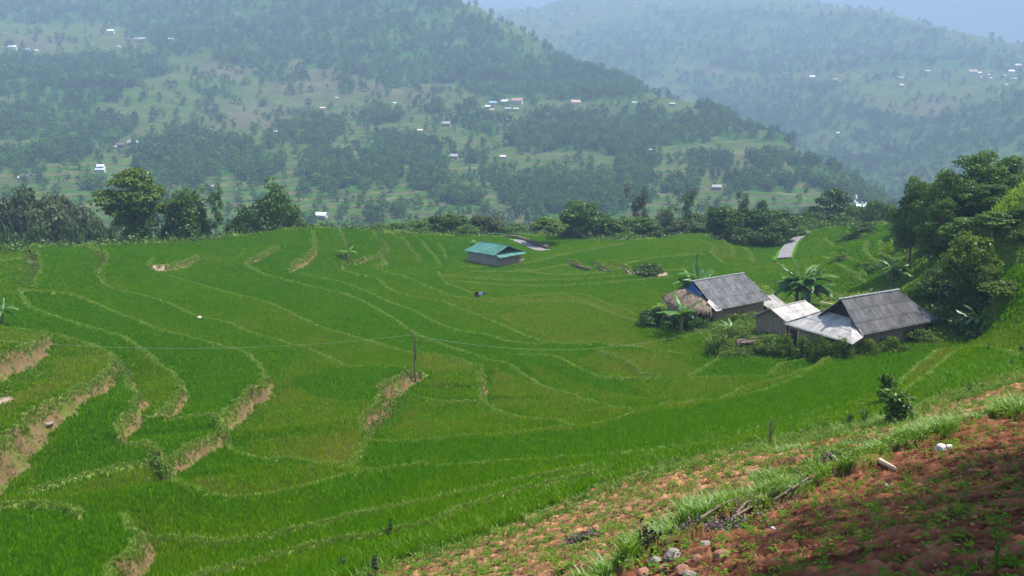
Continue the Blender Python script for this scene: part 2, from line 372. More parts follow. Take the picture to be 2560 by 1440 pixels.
# traced field banks: (upper side, [(px, py, drop)...])
B = [
 ('W',[(-60,960,2.0),(0,930,2.0),(62,902,1.9),(100,872,1.4),(118,850,.5)]),
 ('W',[(-60,1230,1.8),(0,1161,2.0),(42,1127,1.8),(62,1102,1.7),(100,1073,1.5),(142,1044,1.3),(183,1027,1.2),(208,1002,1.1),(233,982,1.0),(267,961,1.0),(284,923,.8),(292,894,.5),(267,877,.3),(225,861,.25),(125,840,.2),(0,825,.2),(-60,820,.2)]),
 ('W',[(304,905,.9),(322,935,1.0),(325,965,.6),(330,990,.5),(348,1010,.9),(352,1030,1.0),(325,1055,1.0),(298,1085,.9),(300,1105,.6)]),
 ('N',[(300,1105,.4),(355,1115,.3),(380,1135,.4),(395,1165,.6),(415,1195,.6),(432,1208,.3)]),
 ('S',[(432,1208,.2),(480,1230,.25),(540,1250,.3),(600,1253,.3),(660,1248,.3),(760,1230,.3),(900,1197,.3),(1060,1182,.3),(1300,1168,.3),(1500,1155,.3),(1750,1132,.3)]),
 ('N',[(50,1218,.3),(130,1195,.3),(220,1175,.3),(320,1160,.3),(395,1158,.3)]),
 ('W',[(50,736,.2),(74,770,.2),(101,783,.2),(168,806,.2),(235,827,.2),(309,847,.2),(346,869,.25),(417,911,.3),(442,932,.5),(458,965,.9),(442,1010,.9),(415,1040,.7)]),
 ('W',[(54,736,.1),(168,743,.1),(218,756,.1),(302,790,.15),(403,830,.15),(470,847,.15),(579,877,.2),(625,894,.25),(650,919,.3),(671,957,.8),(667,972,1.3),(625,994,1.4),(592,1023,1.4),(571,1052,1.3),(562,1070,1.0)]),
 ('S',[(562,1070,.3),(575,1107,.3),(617,1136,.3),(667,1148,.3),(742,1148,.3),(792,1163,.3),(854,1173,.3),(960,1183,.3),(1060,1182,.2)]),
 ('N',[(562,1095,.5),(554,1103,.8),(500,1123,.9),(467,1144,.9),(433,1169,.8),(425,1190,.5)]),
 ('N',[(367,1044,.2),(437,1044,.25),(500,1052,.25),(542,1069,.25),(558,1094,.25)]),
 ('W',[(249,702,.3),(279,729,.2),(336,739,.2),(420,763,.25),(497,796,.25),(571,813,.25),(638,840,.25),(705,860,.25),(766,877,.25),(830,905,.25),(865,928,.3),(900,932,.2),(960,935,.2),(1010,945,.2)]),
 ('W',[(1050,948,.8),(1020,952,1.3),(988,970,1.5),(962,985,1.5),(950,1025,1.4),(925,1045,1.3),(915,1065,1.1),(914,1090,.7),(920,1100,.4)]),
 ('W',[(920,1100,.2),(905,1130,.35),(880,1160,.35),(866,1172,.2)]),
 ('S',[(920,1100,.1),(1000,1106,.3),(1100,1103,.4),(1250,1097,.5),(1400,1083,.5),(1500,1072,.5),(1560,1055,.5),(1590,1042,.5),(1630,1032,.5),(1750,1022,.5),(1850,1007,.5),(1950,975,.5),(2020,940,.5),(2070,905,.4),(2125,867,.3)]),
 ('W',[(423,692,.15),(504,716,.2),(571,736,.2),(655,756,.2),(705,776,.2),(766,806,.2),(806,823,.2),(860,840,.2),(930,860,.2),(1000,882,.2),(1060,890,.2),(1137,902,.2),(1175,917,.25),(1208,934,.3)]),
 ('W',[(1208,934,.7),(1205,965,.9),(1209,990,.8),(1217,1010,.4)]),
 ('W',[(1060,990,.1),(1130,1005,.2),(1217,1012,.2),(1250,1030,.25),(1300,1045,.25),(1400,1058,.25),(1430,1067,.2)]),
 ('W',[(615,665,.2),(672,692,.2),(772,719,.2),(860,740,.2),(920,765,.2),(980,800,.2),(1040,840,.2),(1110,868,.2),(1180,890,.25),(1225,905,.25),(1275,917,.25),(1325,947,.25),(1362,967,.3),(1425,990,.3),(1500,1012,.3),(1590,1028,.2)]),
 ('W',[(752,689,.2),(806,699,.2),(860,712,.2),(920,735,.2),(980,762,.2),(1035,782,.2),(1085,809,.2),(1152,833,.2),(1219,843,.2),(1287,863,.2),(1387,866,.2),(1500,868,.2),(1600,878,.1)]),
 ('W',[(964,655,.5),(942,668,.6),(961,682,.3),(1001,692,.2),(1051,712,.2),(1092,729,.2),(1135,745,.2),(1186,752,.2),(1270,749,.2),(1354,740,.2),(1421,739,.2),(1471,745,.2),(1522,766,.2),(1572,782,.25),(1584,792,.25)]),
 ('W',[(850,675,.2),(894,688,.2),(947,702,.2),(968,722,.2),(1001,739,.2),(1051,749,.2),(1110,760,.2),(1160,780,.2),(1219,802,.2),(1270,823,.2),(1320,846,.2),(1387,860,.2),(1488,867,.2),(1572,871,.2),(1623,880,.2),(1710,890,.2)]),
 ('N',[(1303,762,.1),(1387,759,.15),(1455,762,.2),(1505,782,.2),(1555,799,.2),(1623,816,.2),(1700,829,.2)]),
 ('W',[(1300,893,.15),(1387,897,.2),(1438,920,.25),(1488,940,.25),(1560,954,.2),(1640,950,.2)]),
 ('N',[(1494,886,.2),(1565,907,.25),(1598,932,.3),(1648,946,.3)]),
 ('S',[(1494,948,.15),(1577,954,.2),(1702,950,.25),(1786,948,.3),(1911,940,.3),(1932,925,.3),(1952,911,.3),(2015,898,.3),(2056,882,.3),(2110,872,.3)]),
 ('S',[(1719,944,.15),(1752,927,.15),(1802,898,.1)]),
 ('S',[(1619,1027,.1),(1715,1027,.3),(1786,1007,.4),(1869,969,.4),(1952,950,.4),(2011,927,.4),(2077,902,.3),(2119,877,.2)]),
 ('S',[(2240,972,.3),(2286,927,.4),(2340,882,.2)]),
 ('S',[(2256,996,.3),(2327,944,.4),(2381,898,.5),(2431,882,.5),(2494,886,.5),(2560,905,.4)]),
 ('N',[(-60,1280,.3),(0,1275,.3),(60,1272,.3),(120,1275,.3),(180,1290,.3),(205,1303,.3)]),
 ('W',[(325,1312,.6),(345,1335,.8),(350,1370,.9),(340,1400,.9),(310,1440,.8),(270,1490,.6)]),
 ('N',[(375,1342,.1),(458,1344,.12),(541,1357,.12),(640,1352,.12),(720,1338,.12),(900,1298,.12),(1100,1258,.12),(1300,1215,.12),(1480,1185,.1)]),
 ('N',[(400,1470,.15),(520,1435,.2),(640,1405,.2),(750,1378,.2),(850,1358,.2),(944,1345,.2),(1087,1314,.2),(1162,1280,.2),(1256,1250,.2),(1381,1219,.2),(1506,1195,.15)]),
 ('N',[(0,595,.2),(34,605,.2),(67,618,.3),(80,625,.8),(94,652,1.2),(100,679,1.4),(90,702,1.4),(74,729,1.0),(50,738,.5)]),
 ('N',[(70,595,.2),(111,608,.2),(161,617,.2),(218,622,.2),(242,632,.4),(265,645,1.0),(262,668,1.2),(245,692,.8)]),
 ('N',[(0,648,.2),(50,643,.2),(80,636,.2)]),
 ('N',[(380,655,.3),(373,673,.5),(395,677,.7),(430,674,.8),(463,664,.9),(490,650,.6),(494,640,.3)]),
 ('N',[(230,597,.5),(250,598,1.),(240,607,.6)]),
 ('N',[(607,635,.5),(604,647,.8),(585,656,.6)]),
 ('N',[(697,625,.5),(665,646,.7),(617,665,.5)]),
 ('W',[(783,583,.4),(788,610,.8),(784,636,1.1),(760,655,1.2),(740,666,1.1),(728,682,.6)]),
 ('W',[(850,580,.5),(862,605,.6),(868,635,.9),(860,668,.7)]),
 ('N',[(880,654,.5),(915,650,.6),(951,646,.5)]),
 ('W',[(934,584,.5),(947,604,.6),(967,621,.8),(954,641,.8),(964,655,.4)]),
 ('W',[(978,587,.3),(1014,604,.5),(1025,624,.8),(1045,645,.9),(1045,661,.5)]),
 ('W',[(1038,594,.4),(1055,604,.6),(1072,624,.6),(1092,645,.7),(1105,671,.7),(1115,675,.4)]),
 ('W',[(1099,611,.3),(1112,628,.5),(1115,641,.4)]),
 ('W',[(1099,685,.4),(1107,702,.5),(1135,718,.15),(1180,735,.1)]),
 ('N',[(1420,656,.6),(1445,663,.8),(1475,672,.7)]),
 ('N',[(1487,662,.8),(1505,672,.8),(1522,679,.6)]),
 ('N',[(1548,671,.6),(1565,673,.7),(1576,685,.5)]),
 ('N',[(1110,690,.1),(1200,700,.15),(1300,705,.15),(1450,701,.15),(1600,690,.15),(1720,676,.1)]),
 ('N',[(1130,702,.1),(1250,715,.15),(1400,716,.15),(1560,706,.15),(1680,695,.1)]),
 ('N',[(1150,668,.15),(1250,669,.2),(1330,659,.2),(1400,643,.2),(1480,627,.2),(1560,613,.1)]),
 ('N',[(1180,681,.1),(1300,681,.15),(1380,669,.15),(1440,656,.15)]),
 ('N',[(1290,676,.1),(1400,690,.12),(1540,676,.12),(1640,650,.12),(1760,640,.1)]),
 ('W',[(1690,602,.3),(1725,605,.4),(1766,614,.5),(1790,628,.6),(1778,638,.5)]),
 ('W',[(1778,638,.2),(1795,650,.15),(1810,662,.1)]),
 ('W',[(1806,606,.4),(1825,616,.6),(1836,628,.8),(1833,647,.6)]),
 ('W',[(1844,616,.4),(1869,625,.6),(1881,641,.8),(1886,659,.5)]),
 ('N',[(2086,642,.8),(2103,657,1.1),(2147,669,1.2),(2167,692,.9)]),
 ('N',[(2167,608,.6),(2170,635,1.0),(2190,652,.8),(2220,662,.6)]),
 ('N',[(2204,602,1.0),(2211,628,1.2),(2221,636,1.0),(2260,648,.6)]),
 ('N',[(2065,600,.6),(2085,615,1.0),(2110,628,.7)]),
 ('N',[(2110,582,.6),(2150,590,.8),(2190,582,.6)]),
 ('N',[(2140,560,.5),(2180,566,.7),(2215,560,.6)]),
 ('N',[(2060,655,.1),(2120,690,.2),(2190,715,.2),(2270,738,.2)]),
]
UPV = {'W': (-1, 0), 'E': (1, 0), 'N': (0, 1), 'S': (0, -1)}
tone = np.zeros_like(Z); trg = np.random.default_rng(5); bund = np.zeros_like(Z); earth = np.zeros_like(Z); lowside = np.zeros_like(Z)
X, Y = near.X, near.Y
wob = fbm(X * 0.9, Y * 0.9, 3, 31)
BUNDS = []
for up, pts in B:
    p = catmull(np.array(pts, float), 5)
    wp = near.hit(p[:, 0], p[:, 1], near.Zbase); ok = ~np.isnan(wp[:, 0]); wp = wp[ok]; A = np.maximum(p[ok, 2], 0.05)
    q = wp[:, :2]
    if len(q) < 3: continue
    # drop jumps behind humps
    keep = np.r_[True, np.hypot(*np.diff(q, axis=0).T) < 12]; q = q[keep]; A = A[keep]
    if len(q) < 3: continue
    BUNDS.append((q, A))
    T = np.diff(q, axis=0); Ls = np.hypot(T[:, 0], T[:, 1]) + 1e-9; T = T / Ls[:, None]
    uv = np.array(UPV[up]); nrm = np.c_[-T[:, 1], T[:, 0]]
    sgn = 1.0 if ((nrm @ uv) * Ls).sum() > 0 else -1.0
    mrg = 13.0
    aa = np.arctan2(q[:, 0], q[:, 1]); rd = np.hypot(q[:, 0], q[:, 1]); mr = mrg / max(rd.min(), 8)
    i0, i1 = np.searchsorted(near.a, [aa.min() - mr, aa.max() + mr]); j0, j1 = np.searchsorted(near.r, [rd.min() - mrg, rd.max() + mrg])
    sx, sy = X[i0:i1, j0:j1], Y[i0:i1, j0:j1]
    if sx.size == 0: continue
    best = np.full(sx.shape, 1e9); bs = np.zeros(sx.shape); ba = np.zeros(sx.shape); bt = np.zeros(sx.shape)
    for k in range(len(T)):
        dx = sx - q[k, 0]; dy = sy - q[k, 1]; t = dx * T[k, 0] + dy * T[k, 1]; tc = np.clip(t, 0, Ls[k])
        ex = dx - T[k, 0] * tc; ey = dy - T[k, 1] * tc; d = ex * ex + ey * ey; m = d < best
        best[m] = d[m]; bs[m] = (dx * nrm[k, 0] + dy * nrm[k, 1])[m]; ba[m] = (A[k] + (A[k + 1] - A[k]) * tc / Ls[k])[m]
        al = np.zeros_like(d)
        if k == 0: al = np.maximum(-t, 0)
        if k == len(T) - 1: al = np.maximum(t - Ls[k], 0)
        bt[m] = al[m]
    d = np.sqrt(best) * np.sign(bs) * sgn
    fade = np.exp(-(bt / 0.9) ** 2); ww = 0.10 + 0.24 * ba
    ba = ba * np.where(ba > .45, 1.15, 1.0); dw = d + wob[i0:i1, j0:j1] * (0.12 + 0.35 * ba)
    st = np.tanh(dw / ww)
    far_w = 0.19 + 0.0014 * near.R[i0:i1, j0:j1]
    rid = np.exp(-((dw - 0.6 * ww) / far_w) ** 2)
    near.Z[i0:i1, j0:j1] += fade * (0.5 * ba * st * np.exp(-np.abs(d) / (3.5 + 2 * ba)) + 0.20 * rid)
    tone[i0:i1, j0:j1] += fade * trg.uniform(-.25, .25) * np.tanh(d / .25) * np.exp(-np.abs(d) / 6)
    bund[i0:i1, j0:j1] = np.maximum(bund[i0:i1, j0:j1], fade * rid)
    ea = fade * np.clip((ba - 0.42) / 0.35, 0, 1) * np.exp(-((dw + 0.35 * ww) / (1.25 * ww)) ** 4)
    earth[i0:i1, j0:j1] = np.maximum(earth[i0:i1, j0:j1], ea)

# which ground is what: polygons traced on the photo, laid on the hillside
PX, PY = project(X, Y, near.Zbase)
RED = [(820,1470),(900,1432),(1000,1398),(1200,1340),(1350,1280),(1500,1213),(1650,1168),(1800,1128),(1900,1108),(2050,1075),(2200,1045),(2350,990),(2560,928),(3400,700),(9000,700),(9000,1e5),(-9000,1e5),(-9000,3000),(200,2000)]
UPRED = [(1500,1460),(1620,1385),(1700,1330),(1850,1265),(2000,1220),(2130,1165),(2300,1090),(2560,1020),(3400,800),(9000,800),(9000,1e5),(-9000,1e5),(-9000,4000),(900,2000)]
WEED = [(1380,1470),(1500,1420),(1600,1350),(1680,1300),(1800,1215),(1950,1150),(2100,1095),(2300,1045),(2560,985),(2560,1025),(2300,1095),(2130,1170),(2000,1222),(1850,1270),(1700,1335),(1620,1390),(1530,1460)]
WILD = [(2236,720),(2200,660),(2235,640),(2225,560),(2140,556),(2080,575),(2060,560),(2130,540),(2200,518),(2300,470),(2560,370),(3200,250),(3200,690),(2560,668),(2490,655),(2480,690),(2510,735),(2500,790),(2470,830),(2380,852),(2330,862),(2300,850),(2335,800),(2310,765),(2330,740)]
YARD = [(1600,800),(1640,770),(1690,735),(1740,705),(1860,690),(1960,745),(2040,740),(2110,740),(2240,730),(2345,800),(2330,850),(2210,868),(2125,866),(1990,880),(1890,893),(1800,896),(1762,870),(1775,845),(1700,825),(1620,812)]
PATHS = [[(1770,848),(1800,842),(1890,850),(1880,872),(1830,870)],[(1870,892),(1900,882),(1990,874),(1980,886),(1900,896)],[(1575,688),(1600,678),(1668,678),(1672,690),(1620,697)],
         [(376,674),(420,670),(428,676),(400,682)],[(50,720),(78,712),(80,728),(55,733)],[(62,640),(78,634),(80,646),(66,648)],
         [(2520,452),(2560,445),(2600,470),(2540,482)],[(2010,560),(2070,550),(2130,545),(2120,552),(2060,562)],[(0,1010),(30,1012),(50,1030),(0,1052)],[(1415,1062),(1500,1065),(1500,1073),(1420,1071)],[(865,926),(895,930),(892,936),(870,934)],[(495,795),(520,800),(518,806),(498,801)]]
YELLOW = [([(0,1080),(140,1035),(270,960),(290,900),(260,880),(170,850),(118,860),(140,930),(60,1010),(0,1060)],.85),([(300,900),(345,872),(420,915),(452,965),(410,1035),(350,1035),(330,960)],.95),
          ([(610,1110),(690,970),(760,880),(900,940),(1000,950),(950,1000),(905,1090),(860,1165),(780,1150),(640,1130)],.55),([(980,1090),(1010,1010),(1080,1000),(1210,1015),(1400,1062),(1250,1090)],.7),
          ([(1060,880),(1180,920),(1205,1005),(1080,985),(1060,960),(1045,900)],.55),([(1230,920),(1330,960),(1500,1015),(1580,1030),(1500,1060),(1400,1055),(1230,1010)],.9),([(1290,900),(1430,950),(1520,985),(1640,1000),(1880,960),(1750,1010),(1600,1025),(1500,1008),(1380,965)],.9),
          ([(1450,910),(1560,950),(1700,945),(1740,925),(1650,890),(1500,880)],.85),([(1320,765),(1460,765),(1600,820),(1580,860),(1380,855),(1250,800)],.55),([(1600,1040),(1720,1030),(1860,990),(2000,930),(1960,920),(1700,955),(1560,960),(1640,1005)],.8),([(1080,740),(1300,752),(1420,742),(1560,790),(1300,770)],.5),
          ([(450,1150),(560,1115),(680,1160),(860,1180),(1000,1190),(760,1225),(560,1245),(470,1220)],.3),([(0,840),(130,845),(200,870),(110,900),(60,900),(0,920)],.5)]
DARK = [[(300,1100),(330,1045),(200,1030),(60,1215),(390,1150)],[(370,1050),(545,1070),(550,1100),(430,1165),(395,1150),(360,1110)],[(0,1290),(180,1300),(320,1320),(340,1350),(270,1440),(0,1440)],[(720,950),(860,935),(1010,950),(940,1030),(800,1000)],
        [(430,1215),(540,1258),(640,1258),(900,1203),(1300,1173),(1760,1137),(1880,1090),(2060,1050),(2240,960),(2360,870),(2200,865),(2130,880),(2030,945),(1860,1015),(1600,1050),(1500,1085),(1250,1105),(930,1112),(900,1170),(1060,1190),(760,1240),(540,1262)]]
red = inpoly(PX, PY, RED) & (near.R < 75); upred = inpoly(PX, PY, UPRED) & (near.R < 60); weed = inpoly(PX + 55 * wob, PY + 42 * wob, WEED) & (near.R < 60)
wild = inpoly(PX, PY, WILD) & (near.R > 60); yard = inpoly(PX, PY, YARD); path = np.zeros_like(red)
for pg in PATHS: path |= inpoly(PX + wob * 5, PY + wob * 3, pg)
beyond = near.R > RIMR + 1.5
PADDY2 = inpoly(PX, PY, [(1662,580),(1762,578),(1764,602),(1662,602)]) & (near.R > 180)
red &= ~beyond; wild |= beyond & ~PADDY2; path &= ~beyond | (near.R < 215)
ripe = np.zeros_like(Z)
for pg, v in YELLOW: ripe = np.where(inpoly(PX + 12 * wob, PY + 5 * wob, pg), v * .42, ripe)
for pg in DARK: ripe = np.where(inpoly(PX + 8 * wob, PY + 4 * wob, pg), -0.42, ripe)
ripe = np.clip(ripe + 0.25 * fbm(X * 0.05, Y * 0.05, 3, 5) + 0.22 * fbm(X * 0.5, Y * 0.5, 3, 6) + 0.17 + tone, 0, 1)
rice = (1 - np.clip(bund * 2.0 - .1, 0, 1)) * (1 - np.clip(earth * 1.6, 0, 1)) * (~(red | wild | yard | path)) * (near.R < RIMR + 6)
rice = np.where(PADDY2, 1.0, rice)
for ln in ([(1960, 158), (1966, 166), (1975, 175), (1990, 184), (2010, 193), (2032, 202)], [(1288, 178), (1312, 173), (1335, 168), (1362, 163)]):
    q = np.array([at_d(a, 612, b)[:2] for a, b in ln]); dl = np.full(Z.shape, 1e9)
    for k in range(len(q) - 1):
        tv = q[k + 1] - q[k]; tt = np.clip(((X - q[k, 0]) * tv[0] + (Y - q[k, 1]) * tv[1]) / (tv @ tv), 0, 1); dl = np.minimum(dl, np.hypot(X - q[k, 0] - tt * tv[0], Y - q[k, 1] - tt * tv[1]))
    rice = rice * (dl > 2.0)
# clods and tilth in the dug field, roughness elsewhere
nr_ = near.R < 62
fine = np.zeros_like(Z)
jj = np.searchsorted(near.r, 62)
fx, fy = X[:, :jj], Y[:, :jj]
clod = 0.10 * fbm(fx * 1.1, fy * 1.1, 3, 41) + 0.12 * np.maximum(fbm(fx * 3.4, fy * 3.4, 3, 43), 0) + 0.07 * fbm(fx * 9, fy * 9, 3, 47, .7)
row = 0.05 * np.sin((fx * 0.55 + fy * 0.83) * 7 + 2 * fbm(fx * 0.4, fy * 0.4, 2, 3))
fine[:, :jj] = np.where(red[:, :jj], clod + row, 0.03 * fbm(fx * 2, fy * 2, 2, 44))
near.Z += fine + np.where(wild, 0.5 * fbm(X * 0.12, Y * 0.12, 4, 51), 0) + earth * 0.10 * fbm(X * 2.2, Y * 2.2, 3, 52)
# bank between the two strips of the dug field
near.Z += np.where(red, 0.35 * np.tanh(np.where(upred, 1.0, -1.0)) * np.exp(-np.where(weed, 0, 2.5)), 0)

def lerp(a, b, t): return a + (b - a) * t[..., None]
n1 = fbm(X * 0.7, Y * 0.7, 4, 61) * 0.5 + 0.5; n2 = fbm(X * 3.1, Y * 3.1, 3, 62) * 0.5 + 0.5; n3 = fbm(X * 0.13, Y * 0.13, 3, 63) * 0.5 + 0.5
c3 = lambda *c: np.array(c, float)
C_rice = lerp(np.broadcast_to(c3(0.040, 0.150, 0.008), Z.shape + (3,)), c3(0.130, 0.190, 0.014), ripe)
C_bund = lerp(np.broadcast_to(c3(0.130, 0.220, 0.030), Z.shape + (3,)), c3(0.260, 0.280, 0.080), n2)
C_earth = lerp(np.broadcast_to(c3(0.105, 0.080, 0.034), Z.shape + (3,)), c3(0.235, 0.160, 0.082), n2)
g_ = np.clip((n1 - 0.52) * 4, 0, 1); C_earth = lerp(C_earth * .85, c3(0.095, 0.140, 0.022), g_ * 0.85)
C_wild = lerp(np.broadcast_to(c3(0.060, 0.120, 0.016), Z.shape + (3,)), c3(0.190, 0.190, 0.050), np.clip((n1 * .6 + n3 * .6 - .35) * 1.5, 0, 1))
C_red = lerp(np.broadcast_to(c3(0.155, 0.055, 0.027), Z.shape + (3,)), c3(0.33, 0.145, 0.080), n2)
C_sand = lerp(np.broadcast_to(c3(0.28, 0.125, 0.058), Z.shape + (3,)), c3(0.50, 0.270, 0.150), n2)
C_path = lerp(np.broadcast_to(c3(0.22, 0.16, 0.11), Z.shape + (3,)), c3(0.36, 0.27, 0.21), n2)
C_yard = lerp(np.broadcast_to(c3(0.070, 0.115, 0.022), Z.shape + (3,)), c3(0.26, 0.19, 0.12), np.clip((n1 - .45) * 4, 0, 1))
col = C_rice
col = lerp(col, C_bund, np.clip(bund * 1.25, 0, 1)); col = np.where(wild[..., None], C_wild, col); col = np.where(yard[..., None], C_yard, col)
col = lerp(col, C_earth, np.clip(earth * 1.5, 0, 1) * (~red))
col = np.where(path[..., None], C_path, col)
sandy = np.where(upred, 0.0, 1.0)
col = np.where(red[..., None], lerp(C_red, C_sand, sandy * (0.75 + 0.25 * n1)), col)
crevice_shade = np.zeros_like(Z); crevice_shade[:, :jj] = np.clip(0.62 + 0.85 * (fbm(fx * 3.4, fy * 3.4, 3, 43) + .6 * fbm(fx * 9, fy * 9, 3, 47, .7)), .35, 1.25)  # crevice shade painted into the soil colour: darker where the clod relief dips
col = np.where(red[..., None], col * crevice_shade[..., None], col)
col = np.where(weed[..., None], lerp(C_red, c3(0.10, 0.16, 0.03), np.clip(n1 * 1.3, 0, 1)), col)
edge = np.clip(fbm(X * .8, Y * .8, 3, 77) * 2 + 0.2, 0, 1)
col = np.where((red & ~upred & ~weed)[..., None], lerp(col, c3(0.16, 0.15, 0.05), 0.45 * edge * np.clip(n3 * 1.4, 0, 1)), col)
mudpx = inpoly(PX, PY, [(1380,1020),(1500,1015),(1600,1030),(1500,1062),(1400,1055)])
col = np.clip(col, 0, 1)

m, n, out = new_mat('terraced_ground')
at = N(n, "ShaderNodeAttribute", attribute_name='col')
geo = N(n, "ShaderNodeNewGeometry")
v1 = noise_n(n, 6.0, 6, 0.65, geo.outputs['Position']); v2 = noise_n(n, 0.35, 4, 0.6, geo.outputs['Position'])
k = math_n(n, 'ADD', math_n(n, 'MULTIPLY', v1, 1.0), math_n(n, 'MULTIPLY', v2, 0.35)); k = math_n(n, 'ADD', k, 0.33)
cm = N(n, "ShaderNodeVectorMath", operation='SCALE'); n.links.new(at.outputs['Color'], cm.inputs[0]); n.links.new(k, cm.inputs['Scale'])
p = N(n, "ShaderNodeBsdfPrincipled"); p.inputs['Roughness'].default_value = 0.95; p.inputs['Specular IOR Level'].default_value = 0.0
n.links.new(cm.outputs[0], p.inputs['Base Color'])
bp = N(n, "ShaderNodeBump"); bp.inputs['Strength'].default_value = 0.9; bp.inputs['Distance'].default_value = 0.10
n.links.new(noise_n(n, 9.0, 8, 0.78, geo.outputs['Position']), bp.inputs['Height']); n.links.new(bp.outputs[0], p.inputs['Normal'])
n.links.new(p.outputs[0], out.inputs[0]); M['ground'] = m
V = np.stack([X, Y, near.Z], -1).reshape(-1, 3)
gnd = obj('ground', mesh_np('ground', V, near.faces(), {'col': col.reshape(-1, 3)}, True, (m,)))
tag(gnd, kind='structure')
def gz(x, y): return float(near.sample(x, y))
def ghit(px, py):
    for k in range(60):
        h = near.hit(px, py + 3 * k)[0]
        if not np.isnan(h[0]): return h
# ------------------------------------------------------------------ the far side of the valley
def ctl_rbf(pts, extra=()):
    pts = np.array(pts, float); x, y, z = at_d(pts[:, 0], pts[:, 1], pts[:, 2])
    P = np.c_[x, y]; 
    for px, d, zz in extra:
        a = math.atan2(px - 1280, F * CP); P = np.vstack([P, [d * math.sin(a), d * math.cos(a)]]); z = np.r_[z, zz]
    return RBF(P, z, 0.01)
A_pts = []
for x, prof in {-600: [(540,560),(400,800),(300,1000),(200,1250),(100,1600),(0,2000),(-150,2500)], -100: [(540,560),(400,790),(300,990),(200,1250),(100,1600),(0,2000),(-150,2500)],
                400: [(540,560),(450,700),(300,1000),(200,1250),(100,1600),(0,2000),(-150,2450)], 800: [(540,560),(450,700),(300,1000),(220,1200),(100,1450),(0,1700),(-100,1950)],
                1100: [(540,560),(450,700),(300,1000),(230,1180),(100,1450),(12,1650)], 1200: [(540,565),(450,710),(300,1000),(235,1170),(120,1420),(48,1580)], 1300: [(540,570),(420,760),(300,1000),(240,1150),(150,1350),(98,1480)],
                1500: [(540,570),(420,770),(300,1030),(250,1150),(182,1310)], 1650: [(540,570),(420,780),(300,1030),(260,1130)], 1800: [(530,600),(420,790),(330,980),(285,1090)],
                1950: [(520,620),(420,800),(345,950)], 2080: [(510,640),(430,790)], 2160: [(500,680)]}.items():
    A_pts += [(x, y, d) for y, d in prof]
A_ex = [(1100, 2100, 190), (1200, 1900, 150), (1300, 1800, 100), (1500, 1650, 30), (1650, 1450, -20), (1800, 1380, -55), (1950, 1200, -85), (2080, 1050, -105), (2160, 900, -110), (2400, 700, -112), (2400, 1000, -115), (2800, 800, -112)]
A_ex += [(x, 430, -78) for x in (-600, 0, 500, 1000, 1500, 1900, 2300, 2800)] + [(x, 300, -86) for x in (-600, 0, 500, 1000, 1500, 1900, 2300, 2800)]
far = Polar(np.radians(np.linspace(-46, 46, 760)), np.exp(np.linspace(math.log(285), math.log(2900), 620)))
cA = Polar(np.radians(np.linspace(-46, 46, 180)), np.exp(np.linspace(math.log(285), math.log(2900), 160))); cA.Z = ctl_rbf(A_pts, A_ex)(cA.X, cA.Y)
for _ in range(2):
    Zp = np.pad(cA.Z, 1, mode='edge'); cA.Z = (Zp[1:-1, 1:-1] * 4 + Zp[:-2, 1:-1] + Zp[2:, 1:-1] + Zp[1:-1, :-2] + Zp[1:-1, 2:]) / 8
far.Z = cA.sample(far.X, far.Y)
amp = np.clip((far.R - 480) / 900, 0.12, 1)
far.Z += amp * (22 * fbm(far.X / 260, far.Y / 260, 5, 101) + 9 * (1 - 2 * np.abs(fbm(far.X / 120, far.Y / 120, 4, 102)))) * np.where(far.R < 560, np.clip((far.R - 430) / 130, 0, 1), 1)
B_pts = []
for x, prof in {900: [(60,2900),(0,3300)], 1150: [(190,2200),(130,2500),(60,2900),(10,3200)], 1400: [(260,1900),(200,2150),(100,2550),(40,2900),(5,3100)], 1700: [(330,1600),(230,1950),(120,2400),(40,2800),(-8,3100)],
                2000: [(420,1400),(330,1600),(210,1950),(120,2350),(30,2800),(2,3000)], 2200: [(500,1120),(400,1380),(300,1600),(200,1950),(120,2300),(45,2600)],
                2430: [(480,1120),(350,1400),(210,1900),(150,2200),(117,2400)], 2600: [(480,1100),(300,1450),(205,1900),(180,2200)], 3000: [(480,1100),(300,1450),(150,1900),(100,2200)]}.items():
    B_pts += [(x, y, d) for y, d in prof]
B_ex = [(900, 3600, 350), (1150, 3600, 380), (1400, 3600, 350), (1700, 3700, 330), (2000, 3600, 320), (2200, 3300, 200), (2430, 3100, 120), (2600, 3000, 60), (1400, 1500, -110), (1700, 1250, -112), (2000, 1050, -114), (2200, 950, -116), (2600, 900, -116), (3000, 900, -112), (900, 1800, 0)]
mtn = Polar(np.radians(np.linspace(-14, 46, 460)), np.exp(np.linspace(math.log(880), math.log(3700), 420)))
cB = Polar(np.radians(np.linspace(-14, 46, 120)), np.exp(np.linspace(math.log(880), math.log(3700), 130))); cB.Z = ctl_rbf(B_pts, B_ex)(cB.X, cB.Y)
mtn.Z = cB.sample(mtn.X, mtn.Y)
mtn.Z += np.clip((mtn.R - 1000) / 900, 0.15, 1) * (34 * fbm(mtn.X / 380, mtn.Y / 380, 5, 111) + 14 * (1 - 2 * np.abs(fbm(mtn.X / 150, mtn.Y / 150, 4, 112))))
rdg = Polar(np.radians(np.linspace(-20, 46, 200)), np.linspace(3900, 5000, 60))
rdg.Z = -60 + 760 * np.clip((rdg.R - 3900) / 700, 0, 1) ** 0.8 + 50 * fbm(rdg.X / 900, rdg.Y / 900, 5, 121)

